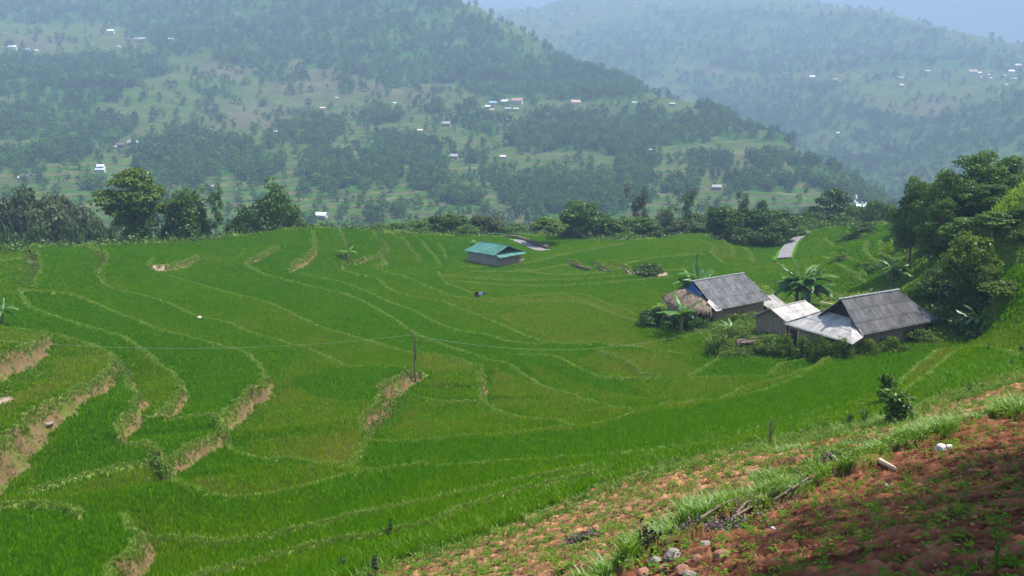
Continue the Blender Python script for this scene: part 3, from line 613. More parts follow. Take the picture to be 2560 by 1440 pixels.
# forest map, traced on the photo
FP = [([(-800,-400),(1130,-400),(1130,0),(1240,70),(1310,105),(1430,150),(1560,205),(1650,262),(1500,252),(1300,248),(1190,240),(1150,213),(1000,222),(900,190),(820,172),(700,190),(600,160),(420,140),(300,60),(-800,40)],.85),
      ([(-800,180),(100,150),(250,145),(420,130),(430,185),(330,235),(240,265),(200,315),(150,332),(0,352),(-800,350)],.9),
      ([(1990,240),(2100,260),(2300,300),(2560,235),(3200,200),(3200,600),(2150,540),(2050,400),(2020,330)],.55),
      ([(1250,150),(1500,60),(1700,15),(2200,40),(2430,120),(3200,100),(3200,170),(2300,168),(2050,180),(1900,190),(1700,150),(1600,230)],.65),
      ([(1700,190),(2100,205),(2100,262),(1760,270)],.5),([(1960,370),(2100,430),(2170,520),(2050,480),(1980,430)],.6),([(1740,262),(1900,258),(2030,310),(2015,372),(1900,352),(1760,340)],.9)]
FE = [(250,320,100,40),(145,372,75,35),(480,390,165,62),(534,285,18,14),(672,360,20,22),(770,330,80,36),(823,320,27,25),(455,435,80,32),(220,455,28,22),(830,430,85,45),(1095,285,24,30),(1172,285,24,30),(1190,302,85,18),
      (950,292,55,20),(1213,326,42,14),(1420,330,130,50),(1330,345,60,40),(1560,345,100,45),(1605,310,90,40),(1590,420,55,45),(1000,378,115,36),(885,430,62,32),(975,440,32,26),(1186,395,28,18),(1078,420,45,22),(1070,460,52,24),
      (1420,460,180,34),(1290,470,62,22),(1400,500,150,34),(943,546,24,18),(1005,537,13,14),(1500,495,130,42),(1735,325,65,42),(2000,300,62,36),(1918,405,44,28),(1900,465,85,22),(40,400,60,25),(330,480,60,25),(700,190,60,20),(530,215,60,25),(640,420,60,40),
      (1680,330,60,40),(1250,440,50,18),(1150,500,60,15),(60,240,60,40),(870,215,20,25),(1780,400,60,20),(1700,470,50,20)]
def forest(px, py, x, y):
    w1 = fbm(np.asarray(x) / 60, np.asarray(y) / 60, 3, 131) * 20 + fbm(np.asarray(x) / 18, np.asarray(y) / 18, 2, 135) * 14
    f = np.full(np.shape(px), 0.085)
    for pg, v in FP: f = np.where(inpoly(px + w1, py + w1 * .6, pg), np.maximum(f, v), f)
    for ex, ey, a, b in FE:
        q = ((px + w1 - ex) / a) ** 2 + ((py + w1 * .5 - ey) / b) ** 2; f = np.maximum(f, np.clip((1.2 - q) * 1.7, 0, .85))
    f = f * np.clip(1.0 + 1.2 * fbm(np.asarray(x) / 45, np.asarray(y) / 45, 3, 132), 0.2, 1.4)
    return f
DRY = [(866,150,16,26),(800,200,170,45),(640,290,140,35),(980,215,110,35),(560,180,80,25),(1290,540,60,25),(1390,370,60,20),(1850,410,110,40),(250,330,90,22),(40,170,60,30),(90,110,70,20),(1800,170,60,25),(2000,160,160,25),(2330,275,60,15)]
def hill_cols(pg, scale_ripe=1.0, brown=True):
    px, py = project(pg.X, pg.Y, pg.Z); f = np.clip(forest(px, py, pg.X, pg.Y), 0, 1)
    n1 = fbm(pg.X / 35, pg.Y / 35, 4, 141) * .5 + .5; n2 = fbm(pg.X / 140, pg.Y / 140, 3, 142) * .5 + .5
    dry = np.zeros_like(f)
    for ex, ey, a, b in DRY: dry = np.maximum(dry, np.exp(-(((px - ex) / a) ** 2 + ((py - ey) / b) ** 2)))
    dry = np.clip(dry * 1.3 + fbm(pg.X / 22, pg.Y / 22, 3, 143) * 0.6 - 0.1, 0, 1) * (dry > .05)
    fc = lerp(np.broadcast_to(c3(0.026, 0.068, 0.007), f.shape + (3,)), c3(0.046, 0.096, 0.011), n2)
    fc = lerp(fc, c3(0.050, 0.080, 0.022), np.clip(n1 * 1.6 - .6, 0, 1)); fc = lerp(fc, c3(0.074, 0.075, 0.038), dry)
    wc = np.broadcast_to(c3(0.022, 0.070, 0.010), f.shape + (3,)); fm = np.clip((f - .2) * 3, 0, 1)
    return lerp(fc, wc, fm), (1 - fm)
m, n, out = new_mat('valley_side')
at = N(n, "ShaderNodeAttribute", attribute_name='col'); af = N(n, "ShaderNodeAttribute", attribute_name='field')
geo = N(n, "ShaderNodeNewGeometry"); sep = N(n, "ShaderNodeSeparateXYZ"); n.links.new(geo.outputs['Position'], sep.inputs[0])
wv = noise_n(n, 0.02, 3, 0.5, geo.outputs['Position']); zz = math_n(n, 'ADD', sep.outputs['Z'], math_n(n, 'MULTIPLY', wv, 9.0))
st = math_n(n, 'FRACT', math_n(n, 'MULTIPLY', zz, 0.30)); st = math_n(n, 'GREATER_THAN', st, 0.62)
patch = math_n(n, 'GREATER_THAN', noise_n(n, 0.011, 3, 0.6, geo.outputs['Position']), 0.36)
st = math_n(n, 'MULTIPLY', math_n(n, 'MULTIPLY', st, patch), math_n(n, 'MULTIPLY', af.outputs['Fac'], 1.0))
c = mixrgb(n, st, at.outputs['Color'], mixrgb(n, noise_n(n, 0.03, 2, 0.5, geo.outputs['Position']), (0.006, 0.022, 0.006), (0.135, 0.125, 0.055)))
c = mixrgb(n, 1.0, c, ramp_n(n, noise_n(n, 0.12, 5, 0.7, geo.outputs['Position']), [(0.3, (0.6, 0.6, 0.6)), (0.7, (1.35, 1.35, 1.35))]), 'MULTIPLY')
p = N(n, "ShaderNodeBsdfDiffuse"); n.links.new(c, p.inputs[0]); n.links.new(p.outputs[0], out.inputs[0]); M['hills'] = m
for pg, nm in ((far, 'hillside'), (mtn, 'mountain'), (rdg, 'mountain_ridge')):
    c_, f_ = hill_cols(pg); pg.me = mesh_np(nm, np.stack([pg.X, pg.Y, pg.Z], -1).reshape(-1, 3), pg.faces(), {'col': c_.reshape(-1, 3), 'field': f_.ravel()}, True, (m,))
    tag(obj(nm, pg.me), kind='structure')
def fhit(px, py):
    q = [h for h in (far.hit(px, py)[0], mtn.hit(px, py)[0]) if not np.isnan(h[0])]
    return min(q, key=lambda h: math.hypot(h[0], h[1])) if q else None

# river rapids seen in the gap
mb = MB(); L_, R_ = [], []
for px, py, wd in [(2106,470,2.0),(2118,479,2.5),(2130,486,4.5),(2136,491,7),(2143,498,8),(2148,504,8),(2152,511,8),(2154,520,8)]:
    h = fhit(px, py)
    if h is None: continue
    L_.append((h[0] - wd / 2, h[1], h[2] + 1.0)); R_.append((h[0] + wd / 2, h[1], h[2] + 1.0))
nL = len(L_); mb.add(L_ + R_, [[i, i + 1, nL + i + 1, nL + i] for i in range(nL - 1)])
tag(mb.build('river', plain_mat('river_foam', (0.5, 0.55, 0.55), (0.8, 0.82, 0.82), 0.2, 0.5, 0.0)), kind='structure')

# trees of the far side
def diamonds(C, Nn, size, rg, droop=None, aspect=0.75):
    n = len(C); r = rg.normal(size=(n, 3)); 
    if droop is not None: r = r * 0.5 + np.array([0, 0, -droop])
    u = np.cross(Nn, np.cross(r, Nn)) if droop is not None else np.cross(Nn, r)
    u /= np.linalg.norm(u, axis=1, keepdims=True) + 1e-9; v = np.cross(Nn, u); v /= np.linalg.norm(v, axis=1, keepdims=True) + 1e-9
    s = (size * rg.uniform(.65, 1.3, n))[:, None] if np.isscalar(size) else (size * rg.uniform(.65, 1.3, n))[:, None]
    bow = Nn * s * 0.18
    V = np.stack([C - u * s * .5, C - v * s * .5 * aspect + bow, C + u * s * .5, C + v * s * .5 * aspect + bow], 1).reshape(-1, 3)
    return V, np.arange(4 * n).reshape(-1, 4)

def sph(n, rg):
    d = rg.normal(size=(n, 3)); return d / np.linalg.norm(d, axis=1, keepdims=True)

frng = np.random.default_rng(99)
NC = 230000
fa = frng.uniform(math.radians(-40), math.radians(41), NC); fr = np.exp(frng.uniform(math.log(480), math.log(3500), NC))
fx = fr * np.sin(fa); fy = fr * np.cos(fa)
zA = far.sample(fx, fy); zB = mtn.sample(fx, fy); inB = (fr > 890) & (fa > math.radians(-13.5)); okA = fr < 2850
fz = np.where(inB & okA, np.maximum(zA, zB), np.where(okA, zA, zB)); ok = okA | inB
px, py = project(fx, fy, fz); fm = forest(px, py, fx, fy)
inside = (px > -500) & (px < 3060) & (py > -160) & (py < 640)
keep = ok & inside & (frng.uniform(size=NC) < fm * 0.27)
# cull those wholly hidden behind nearer ground
tx, ty, tz, tr = fx[keep], fy[keep], fz[keep], fr[keep]
ts = frng.uniform(6, 12, len(tx)) * np.clip(tr / 1000, 0.8, 2.0) ** 0.6 * frng.uniform(.7, 1.15, len(tx))
print("far trees", len(tx))
vis = np.ones(len(tx), bool)
for pg in (far, near):
    for fr_ in np.linspace(0.2, 0.985, 26):
        qx, qy, qz = tx * fr_, ty * fr_, (tz + ts) * fr_; q = np.hypot(qx, qy)
        inn = (q > pg.r[0]) & (q < pg.r[-1]) & (q < tr - 25); 
        vis &= ~(inn & (pg.sample(qx, qy) > qz + 1.0))
tx, ty, tz, tr, ts = tx[vis], ty[vis], tz[vis], tr[vis], ts[vis]; print("visible", len(tx))
FT = np.c_[tx, ty, tz, ts, tr]
# ------------------------------------------------------------------ tree meshes
def crown(rg, lobes, n, leaf, droop=None, aspect=0.75, up=0.25, fill=0.55):
    lobes = np.array(lobes, float); wts = lobes[:, 3] * lobes[:, 5] + lobes[:, 3] ** 2; wts /= wts.sum()
    k = rg.choice(len(lobes), n, p=wts); d = sph(n, rg); lo = d[:, 2] < -0.35
    d[lo & (rg.uniform(size=n) < .6), 2] *= -1
    rad = rg.uniform(fill, 1.08, n) ** 0.6
    # irregular lobes
    bump_ = 1 + 0.22 * np.sin(d[:, 0] * 5 + k * 1.7) * np.cos(d[:, 1] * 6 + k) + 0.15 * np.sin(d[:, 2] * 9 + k * 2.3)
    C = lobes[k, :3] + d * lobes[k, 3:6] * (rad * bump_)[:, None]
    Nn = d + rg.normal(size=(n, 3)) * 0.55 + np.array([0, 0, up]); Nn /= np.linalg.norm(Nn, axis=1, keepdims=True)
    V, q = diamonds(C, Nn, leaf, rg, droop, aspect)
    lt = rg.uniform(0, 1, len(lobes)); t = np.clip(0.55 * lt[k] + 0.6 * rg.uniform(0, 1, n) - 0.1, 0, 1)
    return V, q, np.repeat(t, 4)

def crown_mesh(name, mat, *a, **k):
    V, q, t = crown(*a, **k); return mesh_np(name, V, q, {'tint': t}, False, (mat,))

def trunk_mesh(rg, H, r, limbs, mat, lean=0.04, name='trunk'):
    mb = MB(); p = [(rg.normal() * lean * H * i / 5, rg.normal() * lean * H * i / 5, H * i / 5 - 0.4 * (i == 0)) for i in range(6)]
    mb.tube(p, [r * (1.25 if i == 0 else 1 - .13 * i) for i in range(6)], 8)
    for L in limbs:
        z0 = H * rg.uniform(.55, .95); a = np.array([p[4][0] * z0 / H, p[4][1] * z0 / H, z0]); e = np.array(L[:3]); mid = (a + e) / 2 + np.array([0, 0, .1 * H])
        mb.tube([a, mid, e], [r * .5, r * .33, r * .12], 5)
    V = np.concatenate(mb.V); o = mesh_np(name, V, [np.concatenate([x.reshape(-1, 4) for x in mb.Fq]), np.concatenate([x.reshape(-1, 3) for x in mb.Ft])], None, True, (mat,))
    return o

TREES = {}
def kind(name, crown_me, trunk_me, H, W):
    a = np.zeros(len(crown_me.vertices) * 3, np.float32); crown_me.vertices.foreach_get('co', a); a = a.reshape(-1, 3)
    H = float(np.percentile(a[:, 2], 99.5)); W = 2 * float(np.percentile(np.hypot(a[:, 0], a[:, 1]), 95)); TREES.setdefault(name, []).append((crown_me, trunk_me, H, W))
def mk(seed): return np.random.default_rng(seed)
for s in range(2):                                   # dense leafy column, leaves hanging
    rg = mk(10 + s); lob = [(rg.normal() * .7, rg.normal() * .7, z, rg.uniform(1.5, 2.4), rg.uniform(1.5, 2.4), rg.uniform(1.4, 2.1)) for z in np.linspace(1.2, 10.2, 13)]
    lob += [(math.cos(a) * 1.8, math.sin(a) * 1.8, rg.uniform(2.5, 9), 1.2, 1.2, 1.3) for a in rg.uniform(0, 6.3, 7)]
    kind('column', crown_mesh('crown', G1, rg, lob, 4200, .55, droop=.9, aspect=.45), trunk_mesh(rg, 8, .22, lob[::4], M['bark']), 12, 6)
for s in range(2):                                   # broad mound of drooping leaves down to the ground
    rg = mk(20 + s); lob = [(0, 0, 2.8, 3, 3, 2.6)] + [(math.cos(a) * rr_, math.sin(a) * rr_, rg.uniform(1.2, 2.2 + 5.5 * (1 - rr_ / 4)), rg.uniform(1.1, 1.9), rg.uniform(1.1, 1.9), rg.uniform(1.1, 1.9)) for a, rr_ in zip(rg.uniform(0, 6.3, 22), rg.uniform(.3, 3.4, 22))]
    lob += [(rg.normal() * .6, rg.normal() * .6, 7.6, 1.0, 1.0, 1.6)]
    kind('mound', crown_mesh('crown', G1, rg, lob, 5200, .5, droop=.8, aspect=.5), trunk_mesh(rg, 4, .2, lob[2:8], M['bark']), 9, 9)
for s in range(3):                                   # rounded broadleaf
    rg = mk(30 + s); lob = [(math.cos(a) * rr_, math.sin(a) * rr_, 5.6 + rg.uniform(-2.8, 3.2) * (1 - rr_ / 5.5), rg.uniform(1.1, 1.9), rg.uniform(1.1, 1.9), rg.uniform(.9, 1.5)) for a, rr_ in zip(rg.uniform(0, 6.3, 20), rg.uniform(.2, 3.1, 20))]
    kind('round', crown_mesh('crown', G2, rg, lob, 4600, .5), trunk_mesh(rg, 5.5, .22, lob[::2], M['bark']), 10, 8.6)
for s in range(2):                                   # feathery flat-topped tree in layers
    rg = mk(40 + s); lob = []
    for z, R_, k_ in ((5.2, 3.4, 7), (6.8, 3.3, 8), (8.2, 2.2, 5), (9.2, 1.0, 3)):
        for j in range(k_):
            a = 6.283 * (j + rg.uniform(-.3, .3)) / k_; r_2 = R_ * rg.uniform(.55, 1.1); lob.append((math.cos(a) * r_2, math.sin(a) * r_2, z + rg.normal() * .35, rg.uniform(1.0, 1.6), rg.uniform(1.0, 1.6), rg.uniform(.35, .6)))
    kind('umbrella', crown_mesh('crown', G2, rg, lob, 4200, .42, up=.8), trunk_mesh(rg, 6.0, .2, lob, M['palebark']), 10, 9)
for s in range(2):                                   # tall thin-leaved tree
    rg = mk(50 + s); lob = [(rg.normal() * (1.0 + .5 * (z > 6)), rg.normal() * 1.1, z, rg.uniform(.7, 1.25), rg.uniform(.7, 1.25), rg.uniform(.7, 1.3)) for z in np.linspace(3.5, 12, 19)]
    kind('sparse', crown_mesh('crown', G4, rg, lob, 1900, .42, up=.1, fill=.2), trunk_mesh(rg, 10.5, .17, lob[::2], M['palebark']), 13, 5.2)
for s in range(2):                                   # layered dense hillside tree
    rg = mk(60 + s); lob = []
    for z, R_, k_ in ((3.0, 2.6, 6), (4.6, 3.7, 9), (6.3, 3.6, 9), (7.8, 2.6, 7), (9.0, 1.2, 3)):
        for j in range(k_):
            a = 6.283 * (j + rg.uniform(-.3, .3)) / k_; r_2 = R_ * rg.uniform(.35, 1.05); lob.append((math.cos(a) * r_2, math.sin(a) * r_2, z + rg.normal() * .45, rg.uniform(1.1, 1.9), rg.uniform(1.1, 1.9), rg.uniform(.55, .95)))
    kind('layered', crown_mesh('crown', G1, rg, lob, 11000, .34, up=.55), trunk_mesh(rg, 6, .28, lob[::3], M['bark']), 10, 10)
sl_ = []
for s in range(2):                                   # fine-leaved tall shade tree
    rg = mk(160 + s); lob = []
    for z, R_, k_ in ((4.6, 3.2, 7), (6.0, 3.9, 10), (7.6, 3.5, 9), (9.0, 2.2, 6)):
        for j in range(k_):
            a = 6.283 * (j + rg.uniform(-.3, .3)) / k_; r_2 = R_ * rg.uniform(.3, 1.05); lob.append((math.cos(a) * r_2, math.sin(a) * r_2, z + rg.normal() * .4, rg.uniform(1.1, 1.8), rg.uniform(1.1, 1.8), rg.uniform(.55, .9)))
    sl_.append((crown_mesh('crown', G2, rg, lob, 34000, .17, up=.4, aspect=.5), trunk_mesh(rg, 6, .2, lob[::3], M['bark'])))
for s in range(3):                                   # bush
    rg = mk(70 + s); lob = [(math.cos(a) * rr_, math.sin(a) * rr_, rg.uniform(.3, 1.6 - .25 * rr_), rg.uniform(.5, .95), rg.uniform(.5, .95), rg.uniform(.45, .8)) for a, rr_ in zip(rg.uniform(0, 6.3, 15), rg.uniform(.1, 1.9, 15))]
    kind('bush', crown_mesh('foliage', G2, rg, lob, 2600, .24), trunk_mesh(rg, .8, .05, lob[:6], M['bark'], name='stem'), 2.3, 4.6)
for s in range(2):                                   # shrub of few large leaves
    rg = mk(90 + s); lob = [(rg.normal() * .45, rg.normal() * .45, z, .55, .55, .5) for z in np.linspace(.5, 3.0, 9)]
    kind('leafyshrub', crown_mesh('foliage', G2, rg, lob, 520, .42, up=.4, aspect=.5, fill=.2), trunk_mesh(rg, 2.4, .06, lob[::2], M['bark'], name='stem'), 3.4, 2)
def remat(me, mat):
    c = me.copy(); c.materials.clear(); c.materials.append(mat); return c
_rc = {}
def rm(me, mat):
    k_ = (me.name, mat.name)
    if k_ not in _rc: _rc[k_] = remat(me, mat)
    return _rc[k_]

def put_tree(px, d, top, wpx, kd, name, label, cat='tree', group=None, mat=None, base=None, mesh_seed=None, zoff=0.0):
    a, b, z, _r = place(px, d); z += zoff
    zt = float(at_d(px, top, d)[2]); H = max(zt - z, 0.8); W = wpx * math.hypot(d, z) / F
    vs = TREES[kd]; cm_, tm_, h0, w0 = vs[(mesh_seed if mesh_seed is not None else int(px)) % len(vs)]
    o = empty(name, (a, b, z), random.uniform(0, 6.28), label, cat, group); o.scale = (W / w0, W / w0, H / h0)
    cr_ = obj(cm_.name.split('.')[0], cm_ if mat is None else rm(cm_, mat), o); obj(tm_.name.split('.')[0], tm_, o)
    return o

gR = 'trees along the far edge of the terraces'
put_tree(348, 160, 470, 96, 'column', 'leafy_tree', 'tall dark leafy column of a tree at the left rim under a spreading feathery crown', group=gR)
put_tree(346, 162, 422, 160, 'umbrella', 'feathery_tree', 'spreading yellow-green feathery crown rising above the leftmost dark leafy column', group=gR, mat=G3)
put_tree(462, 160, 476, 94, 'column', 'leafy_tree', 'dark leafy column standing second from the left on the rim, beside a slender tree', group=gR, mesh_seed=1)
put_tree(505, 162, 490, 46, 'mound', 'leafy_tree', 'dark bushy tree squeezed between the second leafy column and the slender tree', group=gR)
put_tree(542, 161, 468, 56, 'sparse', 'slender_tree', 'slender thin-stemmed tree with open crown right of the dark leafy column', group=gR, mat=G2)
put_tree(615, 163, 512, 92, 'mound', 'leafy_tree', 'low dark mound of foliage leaning on the tall leafy tree on the rim', group=gR, mesh_seed=0)
put_tree(692, 163, 447, 108, 'mound', 'leafy_tree', 'tall pointed dark leafy tree, rightmost of the clump on the left rim', group=gR, mesh_seed=1)
put_tree(740, 164, 520, 40, 'mound', 'leafy_tree', 'small dark tree on the right flank of the pointed leafy tree', group=gR, mesh_seed=0)
put_tree(425, 161, 560, 60, 'bush', 'bush', 'pale green bush in the gap between two dark leafy columns', 'bush', mat=G5)
gB = 'brownish trees in the gully at the left edge'
for i, (px, top, wd, lb) in enumerate([(-30, 492, 105, 'brownish tree cut by the left edge of the photo'), (28, 502, 95, 'brownish tree second from the left edge in the gully'), (95, 476, 112, 'tallest rounded brownish tree of the gully thicket'),
        (165, 488, 108, 'brownish tree right of the tallest in the gully thicket'), (222, 520, 85, 'lower brownish tree at the right end of the gully thicket'), (130, 512, 110, 'short brownish tree in front of the two tallest in the gully')]):
    put_tree(px, 205 - 6 * (i == 5), top, wd, 'round', 'brownish_tree', lb, group=gB, mat=G4)
for px, top, wd, lb in [(30, 545, 90, 'grey-green bush at the foot of the gully trees, leftmost'), (105, 552, 90, 'grey-green bush at the foot of the tallest brownish tree'), (180, 550, 80, 'grey-green bush under the right brownish trees'), (250, 552, 80, 'grey-green bush between the brownish trees and the leafy column'), (300, 560, 60, 'low pale bush just left of the leafy column')]:
    put_tree(px, 190, top, wd, 'bush', 'bush', lb, 'bush', 'bushes at the foot of the gully trees', mat=G5)
gC = 'trees behind the green-roofed house'
for px, d, top, wd, kd, mt, lb in [(905, 178, 566, 40, 'bush', G3, 'small light bush at the left end of the bushes behind the rim'), (950, 176, 556, 62, 'bush', G3, 'light green bush on the rim below the two hillside trees'), (1000, 177, 556, 66, 'round', G2, 'rounded bush second in the row on the rim'), (1048, 177, 552, 75, 'round', G2, 'wide green bush in the middle of the rim row'),
        (1098, 178, 540, 70, 'round', G1, 'dark round tree left of the taller one behind the rim'), (1130, 180, 533, 72, 'round', G2, 'taller green tree behind the rim left of the green roof'), (1165, 176, 562, 60, 'bush', G2, 'low bush just left of the green-roofed house'), (1213, 188, 538, 95, 'round', G4, 'brownish-topped round tree straight behind the green roof'),
        (1262, 190, 565, 50, 'round', G2, 'small tree at the right shoulder of the brownish one'), (1320, 200, 590, 55, 'bush', G3, 'yellow-green bush above the stone wall'), (1368, 172, 543, 100, 'umbrella', G3, 'light green layered tree on a bare trunk beside the stone wall'), (1425, 186, 575, 60, 'bush', G2, 'bush between the layered tree and the big dark tree'),
        (1465, 184, 506, 122, 'round', G1, 'big dense dark round tree right of the layered tree'), (1530, 184, 548, 78, 'round', G2, 'green tree at the right foot of the big dense tree'), (1588, 184, 545, 90, 'round', G2, 'round green tree beside the little sunken paddy'), (1632, 182, 562, 58, 'round', G2, 'small green tree at the left edge of the little sunken paddy'), (1560, 178, 578, 90, 'bush', G2, 'low bush on the rim below two round trees')]:
    put_tree(px, d, top, wd, kd, 'bush' if kd == 'bush' else 'broadleaf_tree', lb, 'bush' if kd == 'bush' else 'tree', gC, mat=mt)
gD = 'trees between the sunken paddy and the road'
for px, d, top, wd, kd, mt, lb in [(1590, 228, 468, 68, 'sparse', G4, 'tall thin brownish tree, leftmost of the thin-crowned trees'), (1660, 222, 525, 55, 'round', G5, 'greyish tree at the back of the sunken paddy'), (1712, 216, 472, 64, 'sparse', G5, 'tallest thin-crowned tree behind the sunken paddy'), (1765, 222, 515, 62, 'sparse', G4, 'thin brownish tree right of the tallest thin-crowned tree'),
        (1850, 240, 484, 66, 'sparse', G4, 'thin brownish tree rising over the dark grove'), (1896, 232, 504, 40, 'round', G1, 'small dark round crown poking above the grove'), (1800, 180, 518, 90, 'round', G1, 'dark tree at the left end of the roadside grove'), (1862, 182, 522, 110, 'round', G1, 'broad dark tree in the middle of the roadside grove'),
        (1932, 184, 526, 115, 'round', G1, 'broad dark tree beside the lane at the right of the grove'), (1960, 180, 548, 70, 'round', G2, 'green tree just left of the lane'), (1848, 176, 545, 95, 'mound', G1, 'shaded low tree in front of the grove, left'), (1908, 179, 538, 105, 'mound', G1, 'shaded low tree in front of the grove, right'),
        (2018, 214, 545, 66, 'round', G2, 'tree behind the upper end of the lane'), (2072, 232, 474, 128, 'umbrella', G1, 'wide flat-topped dark tree above the upper end of the lane'), (2122, 216, 518, 70, 'round', G2, 'green tree on the crest right of the flat-topped tree'), (2185, 206, 505, 62, 'round', G2, 'tree on the crest under the river rapids'),
        (2060, 196, 552, 70, 'bush', G2, 'bush on the crest above the lane'), (2110, 190, 540, 60, 'bush', G2, 'bush on the crest in front of the green tree'), (2000, 190, 568, 50, 'bush', G2, 'bush on the left verge of the lane'), (1690, 212, 552, 60, 'round', G5, 'greyish tree at the back left of the little paddy'), (1750, 212, 556, 56, 'round', G5, 'greyish tree at the back right of the little paddy'), (2225, 180, 510, 60, 'bush', G2, 'bush at the crest left of the tall hillside trees')]:
    put_tree(px, d, top, wd, kd, 'bush' if kd == 'bush' else 'broadleaf_tree', lb, 'bush' if kd == 'bush' else 'tree', gD, mat=mt)
gE = 'trees covering the right hillside'
for px, d, top, wd, kd, mt, lb in [(2272, 126, 447, 100, 'layered', G2, 'dark tree standing apart at the left of the right hillside wood'), (2348, 120, 428, 120, 'layered', G2, 'dark layered tree left of the top of the hillside wood'), (2440, 122, 381, 135, 'layered', G2, 'topmost layered tree of the right hillside wood'), (2515, 124, 392, 110, 'layered', G2, 'tree right of the topmost one, near the right edge'),
        (2412, 112, 452, 140, 'layered', G1, 'broad dark tree in the centre of the hillside wood'), (2345, 108, 500, 105, 'layered', G2, 'grey-green tree on the left face of the hillside wood'), (2475, 108, 462, 130, 'layered', G1, 'dark tree on the right face of the hillside wood'), (2405, 102, 545, 110, 'layered', G2, 'dark tree low in the middle of the hillside wood'),
        (2478, 98, 528, 120, 'umbrella', G2, 'light layered tree on the right flank of the hillside wood'), (2428, 90, 590, 135, 'round', G3, 'yellow-green leafy tree at the foot of the hillside wood'), (2500, 100, 580, 80, 'round', G2, 'small tree beside the right paddy below the wood')]:
    put_tree(px, d, top, wd * .9, kd, 'hillside_tree', lb, 'tree', gE, mat=mt)
for px, d, top, wd, mt, lb in [(2395, 735, 672, 130, G5, 'grey-green shrub standing at the foot of the yellow-green tree'), (2450, 775, 730, 110, G2, 'leafy shrub right of the grey-green shrub'), (2400, 815, 772, 100, G2, 'leafy shrub behind the right end of the long grey roof'), (2430, 840, 790, 110, G2, 'shrub lowest on the bushy slope by the long grey roof'), (2480, 725, 690, 90, G2, 'shrub under the small tree by the right paddy'),
        (2368, 800, 765, 70, G2, 'shrub just behind the right gable of the long house'), (2520, 735, 700, 90, G3, 'light shrub on the bank between the two right paddies'), (2290, 590, 555, 90, G3, 'light bush on the grassy slope left of the wood'), (2255, 575, 545, 70, G2, 'bush at the top of the grassy slope'), (2165, 580, 556, 70, G2, 'dark bush on the small terraces of the right hillside'),
        (2125, 600, 585, 50, G2, 'small bush on the terrace edge near the lane'), (2320, 620, 590, 70, G3, 'light bush below the left face of the wood'), (2170, 680, 655, 50, G2, 'bush on the stone-faced bank above the banana clump'), (2100, 655, 632, 46, G3, 'grassy bush at the left end of the stone-faced bank'), (2300, 745, 712, 60, G2, 'shaded bush right of the big banana on the slope'), (2345, 745, 690, 90, G1, 'shaded bush under the hillside trees'), (2545, 600, 575, 70, G2, 'bush in the hedge line at the right edge, lower'), (2515, 560, 535, 60, G2, 'bush in the hedge line at the right edge, upper'), (2555, 540, 520, 50, G1, 'dark bush touching the right edge of the hedge line')]:
    put_tree(px, float(np.hypot(*ghit(px, d)[:2])), top, wd, 'bush', 'shrub', lb, 'shrub', 'shrubs on the right slope', mat=mt)
put_tree(1632, float(np.hypot(*ghit(1632, 688)[:2])), 656, 78, 'bush', 'bush', 'round bush alone in the paddies on a ring of bare soil', 'bush', mat=G2)
for px, py, top, wd, lb in [(1640, 812, 772, 100, 'dark bush at the left end of the hedge before the thatched gable'), (1700, 822, 782, 90, 'dark bush in the middle of the hedge before the thatched gable'), (1750, 828, 795, 60, 'low bush at the right end of the hedge by the stilt house')]:
    put_tree(px, float(np.hypot(*ghit(px, py)[:2])), top, wd, 'bush', 'bush', lb, 'bush', 'hedge before the thatched gable', mat=G1)
fl = mk(77)
for px, py, top, wd, lb in [(1798, 885, 850, 46, 'light weedy bush under the leaning pole'), (1872, 868, 846, 50, 'light bush in front of the wood pile'), (1925, 882, 852, 56, 'bright bush before the small shed'), (1968, -79.6, 852, 46, 'bright bush below the doorway of the lean-to'), (2012, -78.6, 855, 46, 'bright bush below the middle of the pale lean-to'), (2056, -77.5, 856, 46, 'tall leafy bush below the right half of the pale lean-to'), (2102, -76.4, 858, 42, 'bush under the lowest corner of the pale lean-to'), (2165, -78.2, 860, 40, 'bush at the joint of the lean-to and the long front wall'), (2290, 856, 836, 50, 'low bush under the right end of the long farmhouse'), (2225, -80.2, 856, 46, 'low bush under the middle of the long farmhouse'), (1835, 822, 800, 44, 'bush before the stilts of the thatched farmhouse'), (1880, 815, 795, 44, 'bush between the stilt house and the shed')]:
    put_tree(px, -py if py < 0 else float(np.hypot(*ghit(px, py)[:2])), top - 14, wd * 1.4, 'bush', 'bush', lb, 'bush', 'bushes in front of the farmhouses', mat=G3)
for px, d, top, wd, lb in [(1500, 200, 538, 90, 'tree behind and right of the big dense round tree'), (1555, 205, 545, 90, 'tree behind the two round trees by the paddy'), (1620, 210, 548, 80, 'tree filling the gap left of the sunken paddy'), (1735, 226, 535, 80, 'tree behind the right side of the sunken paddy'), (1785, 214, 545, 80, 'tree behind the left end of the roadside grove'),
        (1835, 210, 530, 90, 'tree at the back of the roadside grove under the thin tree'), (1895, 208, 528, 90, 'tree at the back of the roadside grove, middle'), (1950, 206, 535, 80, 'tree at the back of the roadside grove, near the lane'), (2035, 226, 530, 80, 'tree left behind the flat-topped dark tree'), (2105, 240, 515, 80, 'tree right behind the flat-topped dark tree'),
        (2150, 222, 530, 80, 'tree on the crest between the green tree and the river'), (1430, 205, 548, 80, 'tree behind the layered tree by the stone wall'), (1290, 215, 560, 70, 'tree above the stone wall, behind the yellow-green bush'), (1080, 196, 545, 80, 'tree behind the bushes in the middle of the rim row')]:
    put_tree(px, d, top, wd, 'round', 'broadleaf_tree', lb, 'tree', 'trees at the back of the rim groves', mat=G2 if fl.uniform() < .6 else G1)
